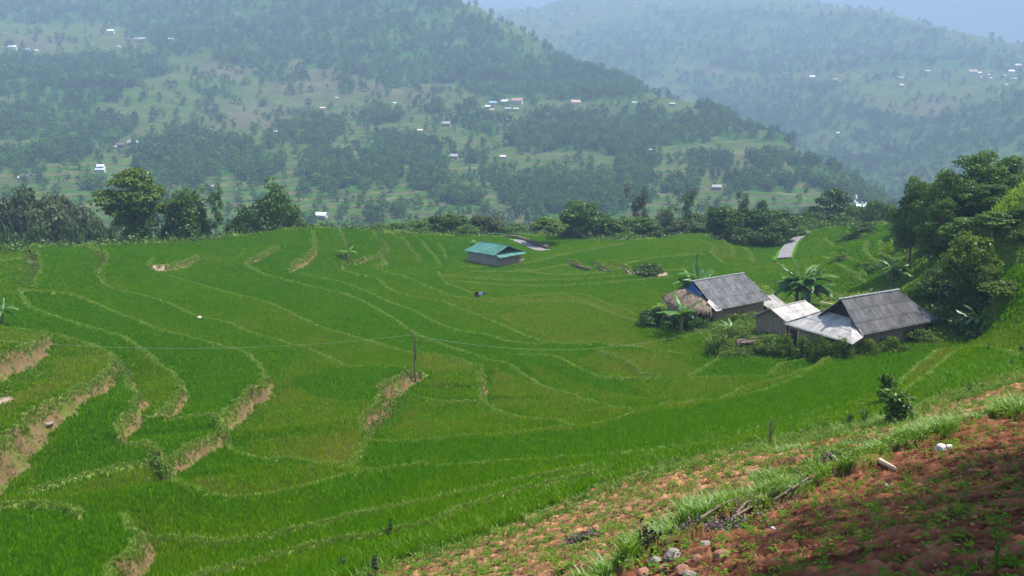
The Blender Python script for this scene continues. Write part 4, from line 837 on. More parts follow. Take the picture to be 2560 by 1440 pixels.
# two leafy shrubs at the edge of the dug field
for px, py, top, wd, lb, sd_ in [(2207, 1015, 928, 66, 'taller dark leafy shrub at the edge of the red field', 0), (2240, 1060, 968, 82, 'shorter leafy shrub in front of the taller one by the red field', 1)]:
    put_tree(px, float(np.hypot(*ghit(px, py)[:2])), top, wd, 'leafyshrub', 'leafy_shrub', lb, 'shrub', 'two shrubs by the red field', mat=G2, mesh_seed=sd_)
# the tree whose shadow lies over the red field stands right of the frame
o = empty('shade_tree', (13.8, 10.0, gz(13.8, 10.0)), 1.0, 'leafy tree right of the view that shades the red field', 'tree'); o.scale = (1.15, 1.15, 1.95)
obj('crown', sl_[0][0], o); obj('trunk', sl_[0][1], o)
o = empty('shade_tree', (17.6, 14.7, gz(17.6, 14.7)), 2.2, 'second leafy tree right of the view, farther up the slope', 'tree'); o.scale = (1.15, 1.15, 1.9)
obj('crown', sl_[1][0], o); obj('trunk', sl_[1][1], o)

o = empty('shade_tree', (21.8, 20.1, gz(21.8, 20.1)), 0.6, 'third leafy tree right of the view, beyond the two others', 'tree'); o.scale = (1.15, 1.15, 1.8)
obj('crown', sl_[0][0], o); obj('trunk', sl_[0][1], o)

# far trees: the ones that show largest are things, the rest is the forest
var = []
for s in range(6):
    rg = mk(200 + s); lob = [(rg.normal() * .12, rg.normal() * .12, z, rg.uniform(.18, .30), rg.uniform(.16, .30), rg.uniform(.14, .24)) for z in np.linspace(.22, .85, 8)]
    var.append(crown_mesh('far_tree', GF, rg, lob, 70, .21, up=.3))
app = FT[:, 3] / FT[:, 4]; order = np.argsort(-app); ind = order[:270]; rest = order[270:]
def zone(px):
    for lim, t in ((330, 'left of the two-tiered white farmhouse'), (650, 'between the two-tiered farmhouse and the rim trees'), (1000, 'around the white-roofed hut in the valley'), (1300, 'behind the green-roofed house'), (1650, 'behind the big dense round tree'), (1950, 'above the roadside grove')):
        if px < lim: return t
    return 'near the river gap'
for i in ind:
    x, y, z, s_, d_ = FT[i]; ppx, ppy = project(x, y, z)
    o = obj('valley_tree', var[i % 6]); o.location = (x, y, z - .5); o.scale = (s_ * .9, s_ * .9, s_); o.rotation_euler = (0, 0, random.uniform(0, 6.28))
    tag(o, 'hazy tree across the valley, ' + zone(ppx), 'tree', 'trees across the valley, ' + zone(ppx))
Vs, Ts = [], []
base_v = []
for me in var:
    a = np.zeros(len(me.vertices) * 3, np.float32); me.vertices.foreach_get('co', a); a = a.reshape(-1, 3)
    t = np.zeros(len(a), np.float32); me.attributes['tint'].data.foreach_get('value', t); base_v.append((a, t))
for k_ in range(6):
    sel = rest[np.arange(len(rest)) % 6 == k_]; a, t = base_v[k_]
    x, y, z, s_, d_ = FT[sel].T; th = frng.uniform(0, 6.28, len(sel)); c_, s2 = np.cos(th), np.sin(th)
    half = d_ > 1500
    px_ = (a[None, :, 0] * c_[:, None] - a[None, :, 1] * s2[:, None]) * (s_ * 1.0)[:, None] + x[:, None]
    py_ = (a[None, :, 0] * s2[:, None] + a[None, :, 1] * c_[:, None]) * (s_ * 1.0)[:, None] + y[:, None]
    pz_ = a[None, :, 2] * s_[:, None] + z[:, None] - .5
    Vs.append(np.stack([px_, py_, pz_], -1).reshape(-1, 3)); Ts.append(np.clip(t[None, :] * .6 + (frng.uniform(0, 1, len(sel)) ** 1.6 * .75 - .18 + .35 * fbm(x / 70, y / 70, 3, 150))[:, None], 0, 1).ravel())
Vf = np.concatenate(Vs)
tag(obj('forest', mesh_np('forest', Vf, np.arange(len(Vf)).reshape(-1, 4), {'tint': np.concatenate(Ts)}, False, (GF,))), 'hazy forest covering the mountainsides across the valley', 'forest', kind='stuff')
# ------------------------------------------------------------------ houses
def roof_mat(name, c1, c2, stain, streak=5.0):
    m, n, out = new_mat(name)
    s = N(n, "ShaderNodeAttribute", attribute_name='along').outputs['Fac']; t = N(n, "ShaderNodeAttribute", attribute_name='down').outputs['Fac']
    cb = N(n, "ShaderNodeCombineXYZ"); n.links.new(math_n(n, 'MULTIPLY', s, streak), cb.inputs[0]); n.links.new(math_n(n, 'MULTIPLY', t, .8), cb.inputs[1])
    nz = noise_n(n, 1.0, 5, .65, cb.outputs[0])
    cb2 = N(n, "ShaderNodeCombineXYZ"); n.links.new(s, cb2.inputs[0]); n.links.new(t, cb2.inputs[1]); nz2 = noise_n(n, .8, 5, .7, cb2.outputs[0])
    sh = N(n, "ShaderNodeTexWhiteNoise", noise_dimensions='2D'); fl = N(n, "ShaderNodeCombineXYZ")
    n.links.new(math_n(n, 'FLOOR', math_n(n, 'MULTIPLY', s, 1.05)), fl.inputs[0]); n.links.new(math_n(n, 'FLOOR', math_n(n, 'MULTIPLY', t, .72)), fl.inputs[1]); n.links.new(fl.outputs[0], sh.inputs['Vector'])
    c = mixrgb(n, ramp_n(n, nz, [(.36, (0, 0, 0)), (.64, (1, 1, 1))]), c1, c2)
    c = mixrgb(n, ramp_n(n, nz2, [(.46, (0, 0, 0)), (.66, (.75, .75, .75))]), c, stain)
    c = mixrgb(n, 1.0, c, ramp_n(n, sh.outputs[0], [(0, (.82, .82, .82)), (1, (1.18, 1.18, 1.18))]), 'MULTIPLY')
    p = N(n, "ShaderNodeBsdfPrincipled"); p.inputs['Roughness'].default_value = .75; p.inputs['Specular IOR Level'].default_value = .3
    n.links.new(c, p.inputs['Base Color']); n.links.new(p.outputs[0], out.inputs[0]); return m
M['roofdark'] = roof_mat('grey_corrugated_roof', (0.055, 0.053, 0.055), (0.135, 0.130, 0.132), (0.026, 0.025, 0.025))
M['roofmid'] = roof_mat('worn_grey_roof', (0.070, 0.069, 0.071), (0.170, 0.168, 0.172), (0.036, 0.035, 0.036))
M['rooflight'] = roof_mat('pale_grey_roof', (0.26, 0.245, 0.225), (0.40, 0.38, 0.355), (0.17, 0.16, 0.15))
M['roofteal'] = roof_mat('teal_roof', (0.034, 0.132, 0.105), (0.054, 0.175, 0.142), (0.06, 0.12, 0.10), 2)
M['ridge'] = plain_mat('ridge_cap', (0.14, 0.14, 0.145), (0.28, 0.28, 0.29), 3, .8, .2)
M['blue'] = plain_mat('blue_sheet', (0.02, 0.09, 0.26), (0.035, 0.14, 0.36), 3, .6, .2)
M['purlin'] = plain_mat('pale_batten', (0.32, 0.29, 0.25), (0.45, 0.42, 0.38), 3, .8, .2)

def slope(name, parent, mat, tl, tr, br, bl, amp=.03, lam=.26, rows=3, nv=24, thick=.05):
    tl, tr, br, bl = [np.array(p, float) for p in (tl, tr, br, bl)]
    W = max(np.linalg.norm(tr - tl), np.linalg.norm(br - bl)); H = np.linalg.norm((bl + br - tl - tr) / 2); nu = int(max(W / lam * 6, 8)); nu = min(nu, 320)
    u = np.linspace(0, 1, nu); v = np.linspace(0, 1, nv); U, Vv = np.meshgrid(u, v, indexing='ij')
    P = (tl + U[..., None] * (tr - tl)) * (1 - Vv[..., None]) + (bl + U[..., None] * (br - bl)) * Vv[..., None]
    nrm = np.cross(br - bl, tl - bl); nrm = nrm / np.linalg.norm(nrm); nrm *= 1 if nrm[2] > 0 else -1
    ax = (br - bl) / np.linalg.norm(br - bl); S = (P - bl) @ ax; D = Vv * H
    step = 0.045 * ((D / H * rows) % 1.0) + 0.02 * fbm(S * 1.2, D * .9, 3, 7); sag = -0.05 * np.sin(U * math.pi * 2.3 + 1) * np.sin(Vv * math.pi)
    P = P + nrm * (amp * np.sin(S / lam * 2 * math.pi) + step + sag)[..., None]
    I = np.arange(nu * nv).reshape(nu, nv); f = np.stack([I[:-1, :-1], I[1:, :-1], I[1:, 1:], I[:-1, 1:]], -1).reshape(-1, 4)
    fn = np.cross(P[1, 0] - P[0, 0], P[0, 1] - P[0, 0]); 
    if fn @ nrm < 0: f = f[:, ::-1]
    me = mesh_np(name, P.reshape(-1, 3), f, {'along': S.ravel(), 'down': D.ravel()}, False, (mat,)); o = obj(name, me, parent)
    so_ = o.modifiers.new('thickness', 'SOLIDIFY'); so_.thickness = thick; so_.offset = -1; return o

def wall(name, parent, a, b, z0, z1, mat, th=.08, zb1=None):
    """plank wall from a to b (local xy), with battens"""
    a, b = np.array(a, float), np.array(b, float); L = np.linalg.norm(b - a); t = (b - a) / L; nn = np.array([t[1], -t[0]]); mb = MB(); k = max(int(L / .24), 2)
    for i in range(k):
        p0 = a + t * L * i / k; p1 = a + t * (L * (i + 1) / k - .012); off = nn * random.uniform(0, .035); h0 = z0 + random.uniform(-.06, .04); zt0 = z1 + ((zb1 - z1) * i / k if zb1 is not None else 0); zt1 = z1 + ((zb1 - z1) * (i + 1) / k if zb1 is not None else 0)
        q = [[*(p0 + off), h0], [*(p1 + off), h0], [*(p1 + off), zt1], [*(p0 + off), zt0]]
        mb.prism(q, [-nn[0] * th, -nn[1] * th, 0])
    return mb.build(name, mat, parent)

def gable(name, parent, a, b, apex, mat):
    mb = MB(); a, b, c = [np.array(p, float) for p in (a, b, apex)]; nn = np.cross(b - a, c - a); nn /= np.linalg.norm(nn); mb.prism([a, b, c], nn * .06); return mb.build(name, mat, parent)

def posts(parent, pts, z0, z1, r=.09, mat=None):
    for p in pts:
        mb = MB(); mb.tube([(p[0], p[1], z0), (p[0], p[1], z1)], r, 8); mb.build('post', mat or M['darkwood'], parent)

def ridge(parent, a, b, r=.10, mat=None):
    mb = MB(); a, b = np.array(a, float), np.array(b, float); n = 9; mb.tube([a + (b - a) * i / (n - 1) + np.array([0, 0, random.uniform(-.015, .02)]) for i in range(n)], r, 8); mb.build('ridge_cap', mat or M['ridge'], parent)

# long grey house on the right, with a pale lean-to roof on its left gable
zr, ze = -15.8, -18.5
o = empty('long_farmhouse', (29.6, 73.86, 0), math.radians(31), 'long wooden farmhouse with dark grey corrugated roof and pale lean-to, nearest of the houses', 'house')
slope('front_roof', o, M['roofdark'], (-.1, -.02, zr), (8.1, -.02, zr), (10.9, -2.75, ze), (-.45, -2.75, ze), rows=3)
slope('rear_roof', o, M['roofdark'], (8.1, .02, zr), (-.1, .02, zr), (-.45, 3.0, ze), (10.2, 3.0, ze), nv=12)
slope('end_roof', o, M['roofdark'], (8.6, -.5, -16.5), (8.6, .6, -16.5), (11.0, 2.4, -18.7), (11.1, -2.4, -18.62), rows=2, nv=12)
lean = slope('lean_to_roof', o, M['rooflight'], (.35, 1.9, -17.25), (.35, -.9, -17.4), (-2.25, -3.15, -18.95), (-1.85, 4.7, -18.85), amp=.012, lam=.5, rows=2)
slope('lean_to_roof', o, M['rooflight'], (.35, -.9, -17.42), (.2, -2.0, -18.05), (-.42, -2.9, -18.6), (-2.25, -3.15, -18.97), amp=.012, lam=.5, rows=1, nv=10)
ridge(o, (-.4, 0, zr + .04), (8.3, 0, zr + .04), .10); ridge(o, (.3, -1.2, -17.4), (-.45, -2.85, ze - .02), .07); ridge(o, (.4, 2.0, -17.25), (-1.85, 4.75, -18.82), .07)
mb = MB(); mb.box((.6, 1.5, -16.6), (.12, 2.4, .08)); mb.build('gable_beam', M['cream'], o)
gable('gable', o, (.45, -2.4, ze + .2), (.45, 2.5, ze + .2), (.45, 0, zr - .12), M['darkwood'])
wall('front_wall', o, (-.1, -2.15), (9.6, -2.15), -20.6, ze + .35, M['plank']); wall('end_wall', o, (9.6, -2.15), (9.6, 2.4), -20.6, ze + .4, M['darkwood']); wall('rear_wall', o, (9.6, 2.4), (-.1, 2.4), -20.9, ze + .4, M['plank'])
wall('lean_to_wall', o, (-1.45, 3.2), (-1.6, -2.4), -21.4, -18.86, M['plank']); wall('lean_to_wall', o, (-1.6, -2.4), (-.1, -2.2), -21.2, -18.8, M['plank'])
mb = MB(); mb.prism([(-1.62, 3.25, -21.4), (-1.62, 4.1, -21.4), (-1.62, 4.1, -19.2), (-1.62, 3.25, -19.2)], (.06, 0, 0)); mb.build('doorway', M['darkwood'], o)
mb = MB(); mb.box((9.9, -2.3, -19.6), (.9, .1, 1.5)); mb.build('end_panel', M['darkwood'], o)
posts(o, [(-1.7, 4.3), (10.5, -2.3), (10.5, 2.0)], -21.3, -18.75, .08)

# house with the thatched gable
zr, ze = -17.4, -20.15
o = empty('thatched_farmhouse', (20.03, 90.82, 0), math.radians(36), 'wooden farmhouse on short stilts with worn grey roof and thatched gable end, farther left', 'house')
slope('front_roof', o, M['roofmid'], (-.1, -.02, zr), (8.45, -.02, zr), (9.65, -3.15, ze), (.25, -3.15, ze), rows=3)
slope('rear_roof', o, M['roofmid'], (8.45, .02, zr), (-.1, .02, zr), (.2, 3.2, ze), (9.4, 3.2, ze), nv=12)
mb = MB(); mb.prism([(.1, -3.22, ze - .1), (1.05, -3.2, ze - .1), (.3, -2.0, ze + .98), (-.35, -2.3, ze + .8)], (0, 0, .05)); mb.build('loose_roof_sheet', M['rooflight'], o)
ridge(o, (-.35, 0, zr + .04), (8.55, 0, zr + .04), .09)
mb = MB(); mb.prism([(-.15, .15, zr - .25), (-.15, -1.25, zr - 1.3), (-.15, -1.0, zr - 1.75), (-.15, .9, zr - 1.3)], (.06, 0, 0)); mb.build('blue_gable_sheet', M['blue'], o)
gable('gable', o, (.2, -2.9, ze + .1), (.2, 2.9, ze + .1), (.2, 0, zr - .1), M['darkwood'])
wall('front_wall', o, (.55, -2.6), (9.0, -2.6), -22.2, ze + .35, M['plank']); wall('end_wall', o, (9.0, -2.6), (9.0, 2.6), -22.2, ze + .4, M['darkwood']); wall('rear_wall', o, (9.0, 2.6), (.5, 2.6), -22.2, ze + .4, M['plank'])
wall('gable_wall', o, (.5, 2.8), (.5, -2.6), -22.3, ze + .4, M['plank']); wall('porch_wall', o, (-1.3, 2.6), (-1.3, -1.9), -22.6, -20.2, M['plank'])
posts(o, [(.9, -2.5), (3.2, -2.5), (5.6, -2.5), (8.6, -2.5), (-1.4, -2.1), (-1.4, 2.7), (8.6, 2.3)], -23.2, -21.9, .12)
mb = MB(); mb.box((4.8, 0, -22.28), (8.2, 5.0, .12)); mb.build('floor_frame', M['darkwood'], o)
# thatch skirt, a thick shaggy hipped slope
top = [(.1, 2.2, -18.75), (.05, .6, -18.35), (.1, -.9, -18.75), (.15, -2.2, -19.6)]; bot = [(-.2, 4.4, -19.9), (-1.9, 2.3, -19.95), (-2.1, -.7, -20.1), (-.7, -3.1, -20.35)]
tp, bt_ = catmull(top, 12), catmull(bot, 12); nu, nv = len(tp), 14; P = np.array([[tp[i] + (bt_[i] - tp[i]) * v + np.array([0, 0, .15 * math.sin(v * math.pi * .9)]) for v in np.linspace(0, 1, nv)] for i in range(nu)])
P += rng.normal(size=P.shape) * .035; I = np.arange(nu * nv).reshape(nu, nv); th_ = obj('thatch_roof', mesh_np('thatch_roof', P.reshape(-1, 3), np.stack([I[:-1, :-1], I[:-1, 1:], I[1:, 1:], I[1:, :-1]], -1).reshape(-1, 4), None, True, (M['thatch'],)), o)
sm = th_.modifiers.new('thickness', 'SOLIDIFY'); sm.thickness = .28; sm.offset = -1
mb = MB()
for _ in range(900):
    i, j = rng.integers(nu), min(int(rng.beta(2.2, 1.2) * nv), nv - 1); p0 = P[i, j]; dn = bt_[i] - tp[i]; dn = dn / np.linalg.norm(dn); L = rng.uniform(.3, .65); sd_ = np.cross(dn, [0, 0, 1]); sd_ /= np.linalg.norm(sd_); r0 = p0 + np.array([0, 0, rng.uniform(.02, .1)]); jit = rng.normal(size=3) * .07
    mb.add([r0 - sd_ * .03, r0 + sd_ * .03, r0 + dn * L + jit + np.array([0, 0, -.1 * (j > nv - 3)])], t=[[0, 1, 2]])
mb.build('straw', M['thatch'], th_)

# small shed between the two houses
zr, ze = -18.1, -19.25
o = empty('small_shed', (25.53, 80.49, 0), math.radians(37), 'small plank shed with pale grey roof between the two farmhouses', 'shed')
slope('front_roof', o, M['rooflight'], (-.35, 0, zr), (5.6, 0, zr), (6.4, -1.75, ze), (.25, -1.75, ze), amp=.012, lam=.5, rows=2, nv=14)
slope('rear_roof', o, M['rooflight'], (5.6, .02, zr), (-.35, .02, zr), (-.3, 2.3, ze - .15), (5.8, 2.3, ze - .15), amp=.012, lam=.5, rows=2, nv=14)
ridge(o, (-.4, 0, zr + .03), (5.6, 0, zr + .03), .06, M['purlin'])
gable('gable', o, (.25, -1.4, ze + .05), (.25, 1.9, ze + .05), (.25, 0, zr - .08), M['plank'])
wall('gable_wall', o, (.2, 1.9), (.2, -1.45), -21.5, ze + .1, M['plank']); wall('front_wall', o, (.2, -1.45), (5.6, -1.45), -21.5, ze + .2, M['plank']); wall('rear_wall', o, (5.6, 1.9), (.2, 1.9), -21.6, ze + .1, M['plank'])
mb = MB(); mb.tube([(-.3, .1, zr - .06), (-.28, 2.35, ze - .22)], .05, 6); mb.build('bargeboard', M['purlin'], o); mb = MB(); mb.tube([(-.3, -.1, zr - .06), (.2, -1.75, ze - .08)], .05, 6); mb.build('bargeboard', M['purlin'], o)

# grey lean-to behind the thatched house
h = place(1915, 101); o = empty('grey_hut', (h[0], h[1], gz(h[0], h[1])), math.radians(36), 'low grey-roofed hut half hidden behind the thatched farmhouse', 'hut')
slope('roof', o, M['rooflight'], (-2.2, .0, 2.6), (1.2, 0, 2.6), (1.9, -1.9, 1.3), (-1.5, -1.9, 1.3), nv=12); slope('roof', o, M['rooflight'], (1.2, .02, 2.6), (-2.2, .02, 2.6), (-2.0, 1.6, 1.5), (1.4, 1.6, 1.5), nv=8)
wall('wall', o, (-1.4, -1.5), (1.5, -1.5), -.2, 1.6, M['plank']); wall('wall', o, (1.5, -1.5), (1.5, 1.3), -.2, 1.7, M['plank']); wall('wall', o, (-1.4, 1.3), (-1.4, -1.5), -.2, 1.7, M['plank'])

# green-roofed stilt house
zr, ze = -21.2, -22.72
o = empty('green_roofed_house', (-5.48, 148.07, 0), math.radians(-45), 'wooden stilt house with turquoise metal roof in the dip of the terraces', 'house')
slope('front_roof', o, M['roofteal'], (-.2, -.02, zr), (6.9, -.02, zr), (6.2, -2.75, ze), (-1.75, -2.75, ze), amp=.02, lam=.3, rows=1)
slope('rear_roof', o, M['roofteal'], (6.9, .02, zr), (-.2, .02, zr), (-1.2, 3.9, ze), (6.7, 4.2, ze), amp=.02, lam=.3, rows=1)
slope('skirt_roof', o, M['roofteal'], (5.9, 3.6, -22.35), (5.9, -2.4, -22.5), (7.3, -2.5, -23.05), (7.3, 4.1, -22.95), amp=.015, lam=.3, rows=1, nv=10)
ridge(o, (-.25, 0, zr + .03), (7.0, 0, zr + .03), .07, M['roofteal'])
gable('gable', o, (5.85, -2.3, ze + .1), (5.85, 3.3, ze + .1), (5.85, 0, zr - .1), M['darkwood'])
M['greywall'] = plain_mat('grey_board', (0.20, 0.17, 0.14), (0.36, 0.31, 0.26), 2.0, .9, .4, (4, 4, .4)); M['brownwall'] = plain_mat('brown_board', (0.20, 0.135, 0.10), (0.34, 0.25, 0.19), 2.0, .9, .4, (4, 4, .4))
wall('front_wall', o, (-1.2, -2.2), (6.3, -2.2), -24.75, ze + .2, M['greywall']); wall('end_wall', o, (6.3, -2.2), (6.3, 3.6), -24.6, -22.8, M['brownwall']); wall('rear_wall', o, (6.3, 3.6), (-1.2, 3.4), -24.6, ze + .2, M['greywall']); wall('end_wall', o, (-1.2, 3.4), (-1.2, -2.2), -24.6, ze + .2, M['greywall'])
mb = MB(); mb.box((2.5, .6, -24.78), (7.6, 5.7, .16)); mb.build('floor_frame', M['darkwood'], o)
posts(o, [(x, -2.1) for x in np.linspace(-1.1, 6.2, 9)] + [(6.2, y) for y in (-.8, .9, 2.4, 3.4)] + [(7.15, 3.9), (7.2, .8)], -26.2, -24.6, .09)
mb = MB(); mb.box((6.4, .9, -25.2), (.3, .8, .7)); mb.build('foundation_block', M['white'], o)
h = place(1299, 149); mb = MB(); mb.box((0, 0, .18), (2.4, 1.4, .06)); mb.box((.2, .1, .08), (1.8, 1.0, .16)); t = mb.build('drying_sheet', plain_mat('white_sheet', (.7, .66, .64), (.82, .8, .78), 3, .7, .3)); t.location = (h[0], h[1], gz(h[0], h[1])); tag(t, 'white sheet spread on the ground beside the green-roofed house', 'sheet')

# retaining wall and lanes
def strip(name, pts, width, mat, lift, label=None, cat=None, struct=False):
    L_, R_ = [], []; P = np.array(pts); P = catmull(P, 6)
    for i, p in enumerate(P):
        t = P[min(i + 1, len(P) - 1)] - P[max(i - 1, 0)]; t /= np.linalg.norm(t[:2]) + 1e-9
        for sg, lst in ((1, L_), (-1, R_)):
            q = (p[0] - sg * t[1] * width / 2, p[1] + sg * t[0] * width / 2); lst.append((q[0], q[1], max(gz(*q), gz(p[0], p[1]) - .1) + lift))
    n_ = len(P); mb = MB(); mb.add(L_ + R_, [[i, n_ + i, n_ + i + 1, i + 1] for i in range(n_ - 1)]); o = mb.build(name, mat); tag(o, label, cat, kind='structure' if struct else None); return o
M['lane'] = plain_mat('lane_concrete', (0.13, 0.125, 0.12), (0.21, 0.20, 0.19), 1.5, .95, .3)
def gp(px, d): return place(px, d)[:3]
strip('road', [gp(1288, 178), gp(1312, 173), gp(1335, 168), gp(1362, 163)], 2.4, M['lane'], .12, struct=True)
strip('road', [gp(1960, 158), gp(1966, 166), gp(1975, 175), gp(1990, 184), gp(2010, 193), gp(2032, 202)], 2.4, M['lane'], .2, struct=True)
mb = MB(); P = catmull(np.array([gp(1268, 181), gp(1295, 180), gp(1325, 175), gp(1350, 170), gp(1368, 166)]), 6)
for i in range(len(P) - 1):
    for lay in range(2):
        p = P[i] + (P[i + 1] - P[i]) * random.uniform(.3, .7); r = random.uniform(.3, .45); mb.box((p[0] + random.uniform(-.1, .1), p[1], p[2] + .15 + .33 * lay), (r * 2.4, r * 1.3, .38), Matrix.Rotation(math.atan2(P[i + 1][1] - P[i][1], P[i + 1][0] - P[i][0]) + random.uniform(-.15, .15), 3, 'Z'))
tag(mb.build('stone_wall', M['wood']), 'dry stone retaining wall along the lane behind the green-roofed house', 'wall')
# low stone edges on the right swell
for k_, (pts, lb) in enumerate([([(1420, 657), (1445, 664), (1475, 673)], 'longest low stone edge on the right swell of paddies, leftmost'), ([(1487, 663), (1505, 673), (1522, 680)], 'middle low stone edge on the right swell of paddies'), ([(1548, 672), (1565, 674), (1577, 688)], 'short bent stone edge nearest the lone round bush')]):
    P = catmull(np.array([ghit(*p) for p in pts]), 5); mb = MB()
    for i in range(len(P) - 1):
        for lay in range(1):
            p = P[i] + (P[i + 1] - P[i]) * .5; mb.box((p[0], p[1] - .05, p[2] - .02 + .3 * lay), (np.linalg.norm(P[i + 1] - P[i]) * 1.05, .4, .34), Matrix.Rotation(math.atan2(P[i + 1][1] - P[i][1], P[i + 1][0] - P[i][0]) + random.uniform(-.1, .1), 3, 'Z'))
    tag(mb.build('stone_edge', M['wood']), lb, 'low wall', 'low stone edges on the right swell')

# far houses: walls and a gable roof, some too small to show more
HC = {'white': ((.62, .62, .63), (.5, .48, .45)), 'grey': ((.30, .29, .30), (.2, .17, .14)), 'dark': ((.11, .10, .10), (.12, .10, .08)), 'teal': ((.16, .30, .32), (.35, .33, .3)), 'red': ((.34, .20, .17), (.5, .46, .42)), 'orange': ((.36, .24, .17), (.55, .5, .45)), 'brown': ((.30, .18, .13), (.22, .16, .12)), 'pink': ((.55, .42, .38), (.4, .35, .3))}
HM = {k: (plain_mat('far_roof_' + k, tuple(x * .85 for x in a), a, .6, .6, 0), plain_mat('far_wall_' + k, tuple(x * .8 for x in b), b, .6, .9, 0)) for k, (a, b) in HC.items()}
FH = [(253,430,24,'white','two-tiered white-roofed farmhouse above the spreading feathery tree'),(805,546,34,'white','nearest white-roofed hut below the terraced slope, just beyond the rim'),(1365,292,24,'white','wide white roof alone in the fields under the red-roofed row'),(1219,270,15,'white','white roof at the left front of the valley hamlet'),(1267,302,11,'white','small white roof in the trees right below the hamlet'),
(690,332,12,'white','small white roof above the round lone trees on the left slope'),(525,326,10,'white','left of two small white roofs side by side on the left slope'),(551,336,9,'white','right of two small white roofs side by side on the left slope'),(987,260,10,'white','white roof alone at the foot of the bare terraces'),(828,413,9,'white','tiny white roof beside the teal one in the dark grove'),(860,405,13,'teal','small teal roof in the dark grove'),
(427,101,12,'white','white roof at the right end of the high mountain row'),(278,83,18,'white','long white roof highest on the left mountainside'),(33,124,20,'white','white roof nearest the left edge, high on the mountain'),(72,129,15,'teal','teal roof between two white ones high at the left'),(92,129,8,'white','tiny white roof right of the high teal roof'),(298,119,8,'white','tiny white roof in the clearing under the long white roof'),
(388,107,12,'pink','pinkish roof in the high mountain row'),(358,105,22,'grey','grey roof in the high mountain row'),(342,102,14,'grey','grey roof at the left end of the high mountain row'),(1206,271,9,'grey','small grey shed at the left of the valley hamlet'),(1505,269,9,'white','small white roof right of the orange one'),(1539,290,9,'white','tiny white roof among trees right of the wide white roof'),(1586,259,11,'white','white roof by the ridge foot right of the hamlet'),
(1438,263,28,'orange','orange-roofed house right of the valley hamlet'),(1294,260,32,'red','long red-roofed house at the right of the hamlet row'),(1262,260,24,'white','long pale roof left of the red-roofed house'),(1232,263,22,'teal','bluish roof at the back of the valley hamlet'),(1270,277,18,'grey','grey roof in front of the red-roofed house, left'),(1290,277,16,'grey','grey roof in front of the red-roofed house, right'),(1230,277,12,'pink','low pinkish roof in front of the white hamlet roof'),
(1117,315,24,'grey','grey roof beside tall trees left of the hamlet fields'),(1050,330,16,'pink','pinkish roof on the slope left of the tall trees'),(1163,247,8,'brown','tiny brown hut above the hamlet'),(1158,263,13,'brown','brown hut left of the hamlet'),(807,274,14,'pink','pinkish hut on the bare slope'),(842,247,10,'pink','pinkish hut highest on the bare slope'),(809,305,18,'grey','grey-blue roof under the bare slope'),
(335,364,28,'grey','grey farmhouse among the left terraces'),(303,368,22,'dark','dark farmhouse next to the grey one among the left terraces'),(286,371,13,'grey','small grey shed left of the dark farmhouse'),(66,448,26,'dark','dark hut at the left edge terraces'),(50,447,10,'white','white shed attached left of the dark hut'),(530,469,13,'grey','small grey hut between two leafy trees'),(437,466,7,'white','tiny white roof peeping right of the feathery tree'),
(957,472,18,'dark','dark hut alone on the lower terraces'),(1090,424,26,'dark','dark farmhouse half hidden in trees mid slope'),(1086,430,14,'white','pale front shed of the dark farmhouse mid slope'),(1135,397,26,'grey','grey roof in trees above the dark mid slope farmhouse'),(1217,396,18,'dark','dark roof in the middle of the mid slope terraces'),(1257,396,18,'pink','pinkish-grey roof right of the dark mid slope roof'),(1628,379,16,'grey','grey roof on the spur right of the forest clump'),
(1636,383,8,'white','tiny white shed by the grey roof on the spur'),(1460,429,15,'pink','tan hut above the long lower grove'),(1792,474,26,'grey','grey hut on the right terraces above the thin trees'),(1600,262,16,'grey','bluish grey roof right of the ridge foot'),(1680,264,16,'grey','grey roof in trees where the ridge ends'),(2030,196,15,'white','thin white roof on the hazy shelf left'),(2087,202,11,'pink','pinkish roof on the hazy shelf'),
(2078,216,11,'grey','grey roof just below the pinkish one on the hazy shelf'),(2318,182,13,'grey','grey roof above the hazy shelf'),(2250,199,14,'grey','grey roof mid shelf in the haze'),(2253,216,12,'pink','pale pink roof mid shelf in the haze'),(2543,168,15,'white','brightest white roof at the right edge village'),(2448,185,10,'white','white roof at the left of the right edge village'),(2475,191,11,'white','white roof in the middle of the right edge village'),(2453,197,9,'grey','grey roof low at the left of the right edge village'),
(2476,198,8,'pink','tiny pinkish roof in the middle of the right edge village'),(2511,192,9,'grey','small grey roof right of the village middle'),(2527,183,15,'white','long pale roof under the brightest one'),(2537,200,8,'grey','tiny grey roof low at the right edge'),(2432,185,20,'orange','long orange-brown roof at the left of the right edge village'),(2513,216,12,'teal','greenish roof lowest in the right edge village'),(2094,334,8,'white','tiny white hut alone on the slope above the rapids'),
(2078,16,9,'white','tiny white roof high on the hazy mountain, right'),(1592,20,9,'grey','tiny roof high on the hazy mountain, left'),(1675,15,9,'grey','tiny roof high on the hazy mountain, middle'),(1427,37,8,'grey','tiny roof high on the hazy slope behind the ridge')]
